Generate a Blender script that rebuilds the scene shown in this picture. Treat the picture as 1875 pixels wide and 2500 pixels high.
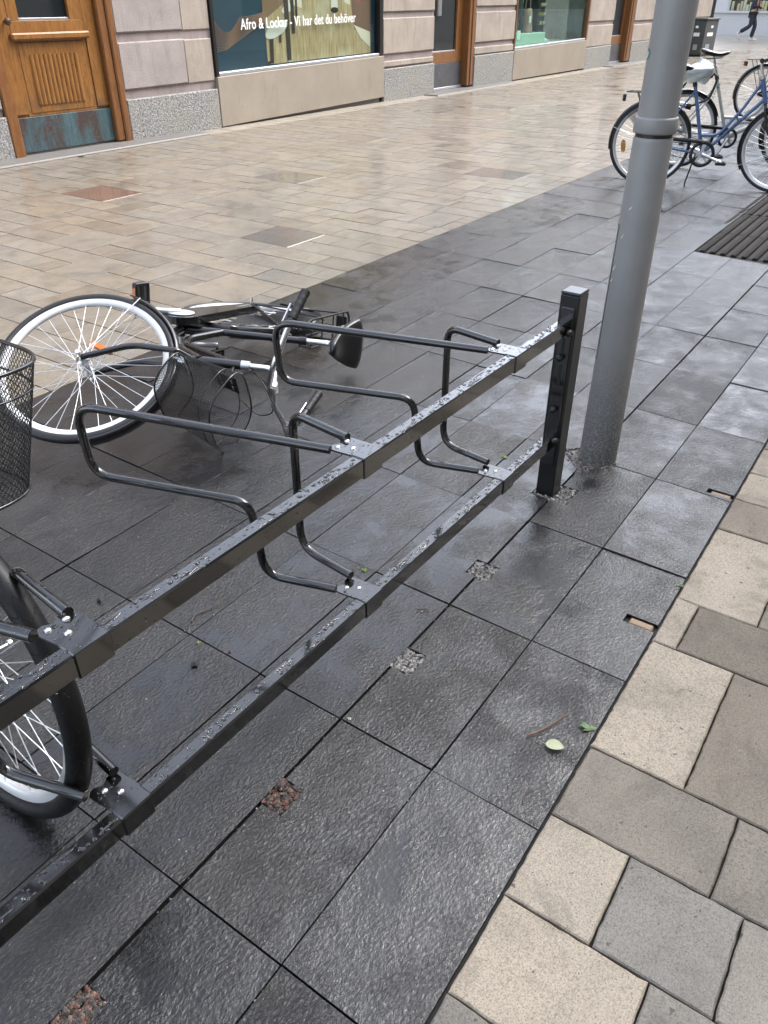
import bpy, math, random
from mathutils import Vector, Matrix
R = math.radians
random.seed(7)
rnd = random.random
def U(a, b): return a + (b - a) * random.random()

for o in list(bpy.data.objects): bpy.data.objects.remove(o)
scene = bpy.context.scene
COL = scene.collection

# ------------------------------------------------------------------ camera
CAM_H = 1.42
cam_d = bpy.data.cameras.new('camera')
cam = bpy.data.objects.new('camera', cam_d); COL.objects.link(cam)
yaw, pitch, roll = 0.602401433, 0.584063805, 0.00147
fw = Vector((math.cos(yaw)*math.cos(pitch), math.sin(yaw)*math.cos(pitch), -math.sin(pitch)))
rt = Vector((math.sin(yaw), -math.cos(yaw), 0)); up = rt.cross(fw)
r2 = rt*math.cos(roll) + up*math.sin(roll); u2 = -rt*math.sin(roll) + up*math.cos(roll)
cam.matrix_world = Matrix(((r2.x, u2.x, -fw.x, 0), (r2.y, u2.y, -fw.y, 0), (r2.z, u2.z, -fw.z, CAM_H), (0, 0, 0, 1)))
cam_d.sensor_fit = 'VERTICAL'; cam_d.sensor_height = 24.0
cam_d.lens = 24.0*1899.593/2500.0
cam_d.clip_start = 0.02; cam_d.clip_end = 400
scene.camera = cam
scene.render.resolution_x = 768; scene.render.resolution_y = 1024

# ------------------------------------------------------------------ world + sun (bright overcast)
SUN_EL, SUN_AZ = R(50), R(-28)     # azimuth measured from +x towards +y
w = bpy.data.worlds.new('World'); scene.world = w; w.use_nodes = True
nt = w.node_tree; nt.nodes.clear()
sky = nt.nodes.new('ShaderNodeTexSky'); sky.sky_type = 'NISHITA'; sky.sun_disc = False
sky.sun_elevation = SUN_EL; sky.sun_rotation = math.pi/2 - SUN_AZ
sky.air_density = 1.0; sky.dust_density = 3.0; sky.ozone_density = 1.0
hs = nt.nodes.new('ShaderNodeHueSaturation'); hs.inputs['Saturation'].default_value = 0.5; hs.inputs['Value'].default_value = 1.0
bg = nt.nodes.new('ShaderNodeBackground'); bg.inputs['Strength'].default_value = 0.15
wo = nt.nodes.new('ShaderNodeOutputWorld')
nt.links.new(sky.outputs[0], hs.inputs['Color']); nt.links.new(hs.outputs[0], bg.inputs['Color']); nt.links.new(bg.outputs[0], wo.inputs['Surface'])
sd = bpy.data.lights.new('sun', 'SUN'); sd.energy = 0.5; sd.angle = R(30); sd.color = (1.0, 0.98, 0.95)
so = bpy.data.objects.new('sun', sd); COL.objects.link(so)
sdir = Vector((math.cos(SUN_EL)*math.cos(SUN_AZ), math.cos(SUN_EL)*math.sin(SUN_AZ), math.sin(SUN_EL)))
so.rotation_euler = sdir.to_track_quat('Z', 'Y').to_euler(); so.location = (0, 0, 30)
scene.view_settings.view_transform = 'Standard'; scene.view_settings.look = 'None'
scene.view_settings.exposure = 2.42; scene.view_settings.gamma = 1.0

# ------------------------------------------------------------------ helpers: nodes / materials
MATS = {}
class NT:
    def __init__(s, name):
        s.m = bpy.data.materials.new(name); s.m.use_nodes = True
        s.t = s.m.node_tree; s.t.nodes.clear()
        s.out = s.t.nodes.new('ShaderNodeOutputMaterial')
        s.b = s.t.nodes.new('ShaderNodeBsdfPrincipled')
        s.t.links.new(s.b.outputs[0], s.out.inputs['Surface'])
        MATS[name] = s.m
    def n(s, typ, **kw):
        nd = s.t.nodes.new('ShaderNode' + typ)
        for k, v in kw.items():
            if k in nd.inputs: nd.inputs[k].default_value = v
            else: setattr(nd, k, v)
        return nd
    def l(s, a, b): s.t.links.new(a, b)
    def set(s, **kw):
        for k, v in kw.items():
            k = k.replace('_', ' ')
            if isinstance(v, bpy.types.NodeSocket): s.l(v, s.b.inputs[k])
            else: s.b.inputs[k].default_value = v
    def noise(s, vec, scale, detail=3, rough=.55, dist=0):
        nd = s.n('TexNoise'); nd.inputs['Scale'].default_value = scale; nd.inputs['Detail'].default_value = detail
        nd.inputs['Roughness'].default_value = rough; nd.inputs['Distortion'].default_value = dist
        if vec: s.l(vec, nd.inputs['Vector'])
        return nd.outputs['Fac']
    def ramp(s, fac, stops):
        nd = s.n('ValToRGB'); e = nd.color_ramp.elements
        while len(e) > 1: e.remove(e[-1])
        e[0].position = stops[0][0]; e[0].color = c4(stops[0][1])
        for p, c in stops[1:]:
            x = e.new(p); x.color = c4(c)
        s.l(fac, nd.inputs['Fac']); return nd.outputs['Color']
    def mix(s, fac, a, b, mode='MIX'):
        nd = s.n('Mix', data_type='RGBA', blend_type=mode)
        for i, v in ((0, fac), (6, a), (7, b)):
            if isinstance(v, bpy.types.NodeSocket): s.l(v, nd.inputs[i])
            else: nd.inputs[i].default_value = v if i == 0 else c4(v)
        return nd.outputs[2]
    def math(s, op, a, b=0.0, c=0.0):
        nd = s.n('Math', operation=op)
        for i, v in enumerate((a, b, c)):
            if isinstance(v, bpy.types.NodeSocket): s.l(v, nd.inputs[i])
            else: nd.inputs[i].default_value = v
        return nd.outputs[0]
    def vmath(s, op, a, b):
        nd = s.n('VectorMath', operation=op)
        for i, v in enumerate((a, b)):
            if isinstance(v, bpy.types.NodeSocket): s.l(v, nd.inputs[i])
            else: nd.inputs[i].default_value = v
        return nd.outputs[0]
    def bump(s, h, strength=.5, dist=.01, normal=None):
        nd = s.n('Bump'); nd.inputs['Strength'].default_value = strength; nd.inputs['Distance'].default_value = dist
        s.l(h, nd.inputs['Height'])
        if normal: s.l(normal, nd.inputs['Normal'])
        return nd.outputs[0]
def c4(c):
    if isinstance(c, (int, float)): return (c, c, c, 1)
    return tuple(c) if len(c) == 4 else (*c, 1)

def simple(name, col, rough=.5, metal=0, coat=0, grain=0.0, gscale=60, bump=0, spec=.5):
    if metal < .5 and not name.startswith(('print', 'navy', 'decal')): col = tuple(x*.78 for x in col)
    s = NT(name); s.set(Base_Color=c4(col), Roughness=rough, Metallic=metal, Coat_Weight=coat, Coat_Roughness=.08, Specular_IOR_Level=spec)
    if grain or bump:
        g = s.n('NewGeometry').outputs['Position']
        f = s.noise(g, gscale, 5, .6)
        if grain: s.set(Base_Color=s.mix(f, tuple(x*(1-grain) for x in col[:3]), tuple(min(1, x*(1+grain)) for x in col[:3])))
        if bump: s.set(Normal=s.bump(f, bump, .004))
        s.set(Roughness=s.math('ADD', s.math('MULTIPLY', f, .3), max(.03, rough-.15)))
    return s.m

# black powder-coated, rain-wet steel of the rack
simple('black_paint', (.005, .005, .0055), .10, 0, .8)
simple('black_paint_post', (.006, .006, .0065), .30, 0, .25)
simple('black_gloss', (.008, .008, .009), .2, 0, .5)
simple('black_rubber', (.012, .012, .013), .55, 0, 0, .3, 120, .1)
simple('tyre_rubber', (.014, .014, .015), .42, 0, 0)
simple('tyre_wall', (.05, .05, .05), .5)
simple('black_plastic', (.012, .012, .012), .4)
simple('saddle_skin', (.01, .01, .011), .33, 0, .3)
simple('chrome', (.75, .76, .78), .12, 1)
simple('bolt_steel', (.72, .72, .72), .3, 1)
simple('alu', (.62, .64, .66), .3, 1)
simple('rim_silver', (.62, .63, .64), .38, .55)
simple('rim_white', (.74, .75, .76), .35, 0)
simple('spoke_steel', (.78, .8, .82), .28, .7)
simple('blue_paint', (.085, .15, .33), .3, 0, .4)
simple('ivory_paint', (.55, .57, .53), .35, 0, .3)
simple('decal_dark', (.008, .012, .03), .45)
simple('decal_white', (.8, .8, .8), .45)
simple('crank_white', (.66, .70, .74), .3, .3)
simple('orange_reflector', (.75, .19, .01), .25, 0, .5)
simple('amber_reflector', (.55, .22, .01), .25, 0, .5)
simple('red_lens', (.25, .01, .01), .25)
simple('sign_white', (.78, .78, .78), .5)
simple('sticker_green', (.05, .22, .09), .5)
simple('window_dark_frame', (.03, .025, .025), .35, .3)
simple('window_alu_sill', (.42, .43, .46), .35, .6, 0, .15, 30)
simple('joint_soil', (.02, .016, .012), .9, 0, 0, .5, 300, .5)
simple('bed_dark', (.012, .011, .010), .8, 0, 0, .5, 300, .4)
simple('twig', (.16, .065, .03), .5, 0, .2, .4, 200)
simple('twig_dark', (.06, .028, .018), .5, 0, .2, .4, 200)
simple('leaf_pale', (.38, .40, .24), .5, 0, .1, .3, 150)
simple('weed_green', (.075, .15, .035), .5, 0, 0, .3, 200)
simple('moss_green', (.16, .26, .05), .8, 0, 0, .4, 300)
simple('pebble_dark', (.04, .04, .04), .3, 0, .3, .4, 200)
simple('pebble_pale', (.6, .57, .5), .6)
simple('cast_iron', (.022, .017, .014), .8, 0, 0, .4, 40, .2, .2)
simple('grate_soil', (.012, .009, .006), .95, 0, 0, .6, 200, .6)
simple('grey_cabinet', (.08, .083, .086), .5, 0, 0, .15, 8)
simple('far_white_wall', (.62, .63, .64), .7, 0, 0, .06, 3)
simple('shop_dark', (.012, .013, .015), .3)
simple('denim', (.03, .034, .05), .8, 0, 0, .3, 60)
simple('jacket', (.025, .03, .045), .8, 0, 0, .3, 60)
simple('skin', (.55, .32, .22), .5)
simple('hair', (.03, .02, .012), .6)
simple('shoe_white', (.75, .75, .75), .5)
simple('pipe_dark', (.05, .05, .06), .4)
simple('navy_print', (.006, .038, .068), .5)
simple('print_copper', (.38, .17, .07), .4)
simple('print_white', (.85, .86, .86), .4)
simple('print_chair', (.025, .016, .012), .5)
simple('print_seat', (.62, .62, .55), .5)
simple('print_sofa', (.16, .085, .05), .5)
simple('print_cream', (.62, .58, .46), .5)
simple('print_red', (.5, .04, .03), .5)
simple('print_table', (.20, .12, .07), .5)
simple('knob_bronze', (.10, .065, .045), .35, .7)
simple('door_glass_dark', (.015, .02, .022), .04, 0, .5)
simple('display_pale', (.62, .72, .66), .6)
simple('curtain', (.52, .60, .58), .8)
simple('pink_bag', (.58, .30, .25), .6)
simple('dark_cloth', (.02, .022, .03), .8)
simple('brass', (.5, .35, .08), .35, .6)
simple('yellow_flower', (.75, .55, .03), .6)
simple('wood_block', (.26, .18, .11), .6, 0, 0, .4, 80, .3)
simple('granite_step', (.17, .16, .15), .55, 0, 0, .3, 90, .3)
simple('white_metal', (.62, .63, .65), .5)

def water():
    s = NT('water_drop'); s.set(Base_Color=(1, 1, 1, 1), Roughness=0.0, IOR=1.33, Transmission_Weight=1.0)
water()
def glass(name, tint, rough=0.0):
    s = NT(name); s.t.nodes.remove(s.b)
    tr = s.n('BsdfTransparent'); tr.inputs[0].default_value = c4(tint)
    gl = s.n('BsdfGlossy'); gl.inputs['Roughness'].default_value = rough
    lw = s.n('LayerWeight'); lw.inputs['Blend'].default_value = .5
    fr = s.math('ADD', s.math('MULTIPLY', s.math('POWER', lw.outputs['Facing'], 5.0), .85), .03)
    mx = s.n('MixShader'); s.l(fr, mx.inputs[0]); s.l(tr.outputs[0], mx.inputs[1]); s.l(gl.outputs[0], mx.inputs[2])
    s.l(mx.outputs[0], s.out.inputs['Surface'])
glass('pane_glass', (.93, .97, .95))
glass('pane_green', (.80, .92, .86))
glass('puddle_film', (.62, .60, .55))
def plastic_bag():
    s = NT('clear_plastic'); s.set(Base_Color=(.62, .68, .67, 1), Roughness=.22, Transmission_Weight=.35, IOR=1.2)
plastic_bag()

def m_lamp():
    s = NT('lamp_grey'); g = s.n('NewGeometry').outputs['Position']
    sep = s.n('SeparateXYZ'); s.l(g, sep.inputs[0])
    f = s.noise(g, 14, 5, .6); f2 = s.noise(g, 160, 4, .7)
    base = s.mix(f, (.20, .203, .20), (.255, .258, .255))
    low = s.math('SUBTRACT', 1.0, s.math('MULTIPLY', sep.outputs['Z'], 2.2))
    spl = s.math('MULTIPLY', s.math('MAXIMUM', low, 0.0), s.math('GREATER_THAN', f2, .47))
    col = s.mix(s.math('MULTIPLY', spl, .75), base, (.05, .048, .043))
    s.set(Base_Color=col, Roughness=.42, Normal=s.bump(f2, .06, .002))
m_lamp()

def m_slab():
    """rain-wet, riven dark concrete slab: cleft relief under a broken film of water"""
    s = NT('slab_wet'); geo = s.n('NewGeometry'); P = geo.outputs['Position']
    oi = s.n('ObjectInfo').outputs['Random']
    off = s.n('CombineXYZ'); s.l(s.math('MULTIPLY', oi, 37.0), off.inputs[0]); s.l(s.math('MULTIPLY', oi, 91.0), off.inputs[1])
    v = s.vmath('ADD', P, off.outputs[0])
    mp = s.n('Mapping'); mp.inputs['Rotation'].default_value = (0, 0, R(18)); mp.inputs['Scale'].default_value = (1.0, 1.5, 1.0); s.l(v, mp.inputs['Vector'])
    mv = mp.outputs[0]
    big = s.noise(v, 4.5, 3, .55, .5)
    wet = s.math('ADD', s.noise(v, 6.0, 5, .65, .15), s.math('MULTIPLY', s.math('SUBTRACT', s.math('FRACT', s.math('MULTIPLY', oi, 3.7)), .5), .24))   # where water stands
    rg = s.n('TexNoise', noise_type='RIDGED_MULTIFRACTAL'); rg.inputs['Scale'].default_value = 40; rg.inputs['Detail'].default_value = 4; rg.inputs['Roughness'].default_value = .62
    rg.inputs['Distortion'].default_value = .5; rg.inputs['Lacunarity'].default_value = 2.1; s.l(mv, rg.inputs['Vector'])
    cleft = s.math('MULTIPLY', rg.outputs['Fac'], .20)
    fine = s.noise(mv, 95, 4, .66, .4)
    grit = s.noise(v, 700, 2, .6)
    col = s.ramp(big, [(.25, (.005, .005, .0052)), (.55, (.009, .009, .009)), (.8, (.015, .0145, .0135))])
    sp = s.math('GREATER_THAN', grit, .69)
    col = s.mix(s.math('MULTIPLY', sp, .5), col, (.10, .10, .095))
    tint = s.mix(oi, s.mix(1.0, col, (1.5, 1.5, 1.5), 'MULTIPLY'), s.mix(1.0, col, (.70, .66, .62), 'MULTIPLY'))
    film = s.ramp(wet, [(.36, 0.0), (.66, 1.0)])
    h = s.math('ADD', s.math('MULTIPLY', cleft, .9), s.math('MULTIPLY', fine, 1.3))
    amp = s.math('MULTIPLY', s.math('SUBTRACT', 1.0, s.math('MULTIPLY', film, .80)), s.math('ADD', .7, s.math('MULTIPLY', s.math('FRACT', s.math('MULTIPLY', oi, 7.3)), .45)))
    hh = s.math('ADD', s.math('MULTIPLY', h, amp), s.math('MULTIPLY', s.noise(v, 5.5, 2, .45), .35))
    nrm = s.bump(hh, 1.0, .0042)
    s.set(Base_Color=tint, Normal=nrm, Specular_IOR_Level=.08, Coat_Weight=1.0, Coat_IOR=1.5)
    s.set(Roughness=.22)
    s.set(Coat_Roughness=s.math('SUBTRACT', .085, s.math('MULTIPLY', film, .065)))
    s.l(nrm, s.b.inputs['Coat Normal'])
m_slab()

def m_paver(name, wetness):
    """beige concrete paver; mesh attribute tint: r = light/dark, g = hue, b = damp"""
    s = NT(name); P = s.n('NewGeometry').outputs['Position']
    at = s.n('Attribute', attribute_name='tint'); sep = s.n('SeparateColor'); s.l(at.outputs['Color'], sep.inputs[0])
    tr, tg, tb = sep.outputs[0], sep.outputs[1], sep.outputs[2]
    off = s.n('CombineXYZ'); s.l(s.math('MULTIPLY', tg, 53.0), off.inputs[0]); s.l(s.math('MULTIPLY', tr, 17.0), off.inputs[1])
    v = s.vmath('ADD', P, off.outputs[0])
    cloud = s.noise(v, 5, 4, .6, .3); grit = s.noise(v, 300, 3, .75); grit2 = s.noise(v, 120, 4, .75); pit = s.noise(v, 60, 2, .5)
    light = s.mix(tg, (.295, .252, .192), (.265, .24, .20)); dark = s.mix(tg, (.082, .063, .039), (.064, .062, .058))
    col = s.mix(tr, dark, light)
    col = s.mix(1.0, col, s.ramp(grit, [(.34, .48), (.47, .96), (.66, 1.2)]), 'MULTIPLY')
    col = s.mix(1.0, col, s.ramp(grit2, [(.32, .74), (.55, 1.04)]), 'MULTIPLY')
    col = s.mix(1.0, col, s.ramp(cloud, [(.3, .72), (.5, .98), (.72, 1.1)]), 'MULTIPLY')
    damp = s.ramp(s.noise(v, 8.0, 5, .68, .6), [(.52, 0.0), (.68, .38)])
    col = s.mix(damp, col, (.05, .042, .032))
    col = s.mix(s.math('MULTIPLY', s.math('GREATER_THAN', pit, .71), .75), col, (.03, .026, .022))
    h = s.math('ADD', s.math('MULTIPLY', grit, .6), grit2)
    s.set(Base_Color=col, Normal=s.bump(h, .55, .0022))
    s.set(Roughness=s.math('SUBTRACT', .78, s.math('MULTIPLY', tb, .25*wetness)))
    wet = s.math('MULTIPLY', tb, s.ramp(s.noise(v, 2.2, 4, .6, .4), [(.35, .25), (.65, 1.0)]))
    s.set(Coat_Weight=s.math('MULTIPLY', wet, wetness), Coat_IOR=1.42, Coat_Roughness=.09)
    s.l(s.bump(h, .10, .0010), s.b.inputs['Coat Normal'])
m_paver('paver_dry', .2); m_paver('paver_plaza', 1.0)

def m_stone(name, c0, c1, bs, bd, scale=90):
    s = NT(name); P = s.n('NewGeometry').outputs['Position']
    a = s.noise(P, scale, 4, .7, .3); b = s.noise(P, 3.0, 4, .6); c = s.noise(P, scale*3.2, 3, .7)
    col = s.mix(a, c0, c1); col = s.mix(1.0, col, s.ramp(b, [(.3, .82), (.7, 1.1)]), 'MULTIPLY')
    col = s.mix(1.0, col, s.ramp(c, [(.3, .66), (.65, 1.12)]), 'MULTIPLY')
    mp = s.n('Mapping'); mp.inputs['Scale'].default_value = (7, 7, 1.0); s.l(P, mp.inputs['Vector']); stn = s.noise(mp.outputs[0], 1.3, 5, .65)
    col = s.mix(s.ramp(stn, [(.54, 0.0), (.72, .45)]), col, tuple(x*.5 for x in c0))
    s.set(Base_Color=col, Roughness=.85, Normal=s.bump(s.math('ADD', a, s.math('MULTIPLY', c, .5)), bs, bd))
m_stone('stone_pink', (.27, .235, .222), (.42, .375, .355), .8, .008, 70)
m_stone('stone_tan', (.29, .245, .203), (.45, .39, .33), .8, .008, 70)
m_stone('stone_band', (.27, .22, .21), (.36, .305, .295), .4, .004, 60)
for _n, _a, _b in ((0, (.085, .048, .034), (.16, .095, .07)), (1, (.10, .078, .06), (.18, .145, .115)), (2, (.075, .06, .05), (.15, .12, .10))): m_stone('brown_slab_%d' % _n, _a, _b, .5, .003, 120)
for _n in range(3):
    _b = MATS['brown_slab_%d' % _n].node_tree.nodes['Principled BSDF']; _b.inputs['Coat Weight'].default_value = .9; _b.inputs['Coat Roughness'].default_value = .12
def m_granite():
    s = NT('granite'); P = s.n('NewGeometry').outputs['Position']
    v = s.n('TexVoronoi'); v.inputs['Scale'].default_value = 62; s.l(P, v.inputs['Vector'])
    a = s.noise(P, 46, 4, .75, .6); b = s.noise(P, 2.5, 3, .5)
    col = s.ramp(a, [(.34, (.045, .045, .047)), (.47, (.18, .18, .18)), (.6, (.38, .38, .37))])
    col = s.mix(s.ramp(b, [(.35, 0.0), (.7, .6)]), col, (.27, .25, .20))
    s.set(Base_Color=col, Roughness=.7, Normal=s.bump(s.math('ADD', a, s.math('MULTIPLY', v.outputs['Distance'], .6)), .9, .012))
m_granite()
def m_wood(name, c0, c1, c2, dirt=0.0):
    s = NT(name); P = s.n('NewGeometry').outputs['Position']
    mp = s.n('Mapping'); mp.inputs['Scale'].default_value = (9, 9, .8); s.l(P, mp.inputs['Vector'])
    g = s.noise(mp.outputs[0], 6, 6, .65, 1.2); g2 = s.noise(mp.outputs[0], 40, 3, .6)
    col = s.ramp(g, [(.3, c0), (.5, c1), (.72, c2)])
    col = s.mix(s.math('MULTIPLY', s.math('GREATER_THAN', s.noise(P, 55, 3, .6), .655), .75), col, (.05, .025, .012))
    if dirt:
        sep = s.n('SeparateXYZ'); s.l(P, sep.inputs[0])
        lowz = s.math('MULTIPLY', s.math('SUBTRACT', .62, sep.outputs['Z']), 3.2)
        blot = s.noise(P, 3.1, 4, .65)
        k = s.math('MULTIPLY', s.math('MINIMUM', s.math('MAXIMUM', lowz, 0.0), 1.0), s.ramp(blot, [(.42, 0.0), (.6, 1.0)]))
        col = s.mix(s.math('MULTIPLY', k, dirt), col, (.045, .035, .022))
    s.set(Base_Color=col, Roughness=.4, Coat_Weight=.25, Coat_Roughness=.25, Normal=s.bump(g2, .15, .002))
m_wood('door_wood', (.12, .043, .008), (.225, .094, .018), (.30, .145, .036), .9)
m_wood('frame_wood', (.105, .038, .010), (.175, .068, .018), (.23, .105, .032))
m_wood('door_wood_far', (.12, .045, .011), (.19, .076, .02), (.24, .11, .032))
m_wood('wood_brown', (.10, .042, .02), (.16, .07, .03), (.2, .09, .04))
def m_panel():
    s = NT('panel_beige'); P = s.n('NewGeometry').outputs['Position']
    mp = s.n('Mapping'); mp.inputs['Scale'].default_value = (9, 9, .9); s.l(P, mp.inputs['Vector'])
    st = s.noise(mp.outputs[0], 1.6, 5, .65, .2); cl = s.noise(P, 1.7, 4, .6); sp = s.noise(P, 26, 3, .6)
    col = s.mix(1.0, (.285, .245, .195), s.ramp(cl, [(.3, .86), (.7, 1.08)]), 'MULTIPLY')
    col = s.mix(s.ramp(st, [(.58, 0.0), (.72, .4)]), col, (.15, .125, .10)); col = s.mix(s.ramp(st, [(.22, .3), (.34, 0.0)]), col, (.36, .33, .29))
    col = s.mix(s.math('MULTIPLY', s.math('GREATER_THAN', sp, .70), .6), col, (.10, .085, .07))
    s.set(Base_Color=col, Roughness=.55, Normal=s.bump(sp, .05, .003))
m_panel()
def m_copper():
    s = NT('copper_plate'); P = s.n('NewGeometry').outputs['Position']
    mp = s.n('Mapping'); mp.inputs['Scale'].default_value = (3.2, 3.2, 1.6); s.l(P, mp.inputs['Vector'])
    a = s.noise(mp.outputs[0], 1.1, 5, .6, .6); b = s.noise(P, 45, 4, .7); mps = s.n('Mapping'); mps.inputs['Scale'].default_value = (30, 30, 2); s.l(P, mps.inputs['Vector']); st = s.noise(mps.outputs[0], 1.5, 3, .6)
    col = s.ramp(a, [(.40, (.07, .125, .14)), (.52, (.06, .085, .095)), (.60, (.07, .045, .038)), (.72, (.05, .05, .052))])
    col = s.mix(s.math('MULTIPLY', s.math('GREATER_THAN', b, .62), .5), col, (.16, .26, .25))
    col = s.mix(1.0, col, s.ramp(st, [(.3, .75), (.7, 1.2)]), 'MULTIPLY')
    s.set(Base_Color=col, Roughness=.5, Metallic=.35)
m_copper()
def m_zinc():
    s = NT('kick_zinc'); P = s.n('NewGeometry').outputs['Position']
    a = s.noise(P, 7, 4, .6); col = s.mix(a, (.05, .05, .055), (.13, .13, .14)); s.set(Base_Color=col, Roughness=.5, Metallic=.3)
m_zinc()
def m_floorprint():
    s = NT('print_floor'); P = s.n('NewGeometry').outputs['Position']
    sep = s.n('SeparateXYZ'); s.l(P, sep.inputs[0])
    mp = s.n('Mapping'); mp.inputs['Scale'].default_value = (26, 1, 3); mp.inputs['Rotation'].default_value = (0, R(-16), 0); s.l(P, mp.inputs['Vector'])
    a = s.noise(mp.outputs[0], 1.2, 4, .6); b = s.noise(P, 1.6, 3, .5)
    col = s.ramp(a, [(.3, (.26, .18, .085)), (.5, (.38, .29, .15)), (.7, (.50, .41, .26))])
    col = s.mix(s.ramp(b, [(.5, 0.0), (.7, .55)]), col, (.58, .56, .45))
    s.set(Base_Color=col, Roughness=.4)
m_floorprint()
def m_ground():
    s = NT('ground_stone'); P = s.n('NewGeometry').outputs['Position']
    br = s.n('TexBrick'); br.inputs['Scale'].default_value = 1.0; br.inputs['Brick Width'].default_value = .3; br.inputs['Row Height'].default_value = .21; br.inputs['Mortar Size'].default_value = .006
    br.inputs['Color1'].default_value = (.26, .225, .18, 1); br.inputs['Color2'].default_value = (.20, .175, .14, 1); br.inputs['Mortar'].default_value = (.06, .05, .04, 1)
    s.l(P, br.inputs['Vector'])
    f = s.noise(P, 1.2, 4, .6)
    s.set(Base_Color=s.mix(1.0, br.outputs['Color'], s.ramp(f, [(.3, .85), (.7, 1.1)]), 'MULTIPLY'), Roughness=.5, Coat_Weight=.6, Coat_Roughness=.2, Coat_IOR=1.36)
m_ground()
def m_plaster():
    s = NT('plaster_upper'); P = s.n('NewGeometry').outputs['Position']
    f = s.noise(P, .8, 4, .6); s.set(Base_Color=s.mix(f, (.42, .37, .31), (.52, .46, .40)), Roughness=.9)
m_plaster()
def m_gravel():
    s = NT('gravel'); oi = s.n('Attribute', attribute_name='tint'); P = s.n('NewGeometry').outputs['Position']
    f = s.noise(P, 300, 3, .6)
    s.set(Base_Color=s.mix(1.0, oi.outputs['Color'], s.ramp(f, [(.3, .7), (.7, 1.2)]), 'MULTIPLY'), Roughness=.5)
m_gravel()
def m_drawn_products():
    for i, c in enumerate([(.62, .55, .32), (.55, .30, .16), (.70, .68, .62), (.50, .55, .28), (.60, .42, .36), (.66, .60, .42)]):
        simple('product_%d' % i, c, .5)
m_drawn_products()

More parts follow.
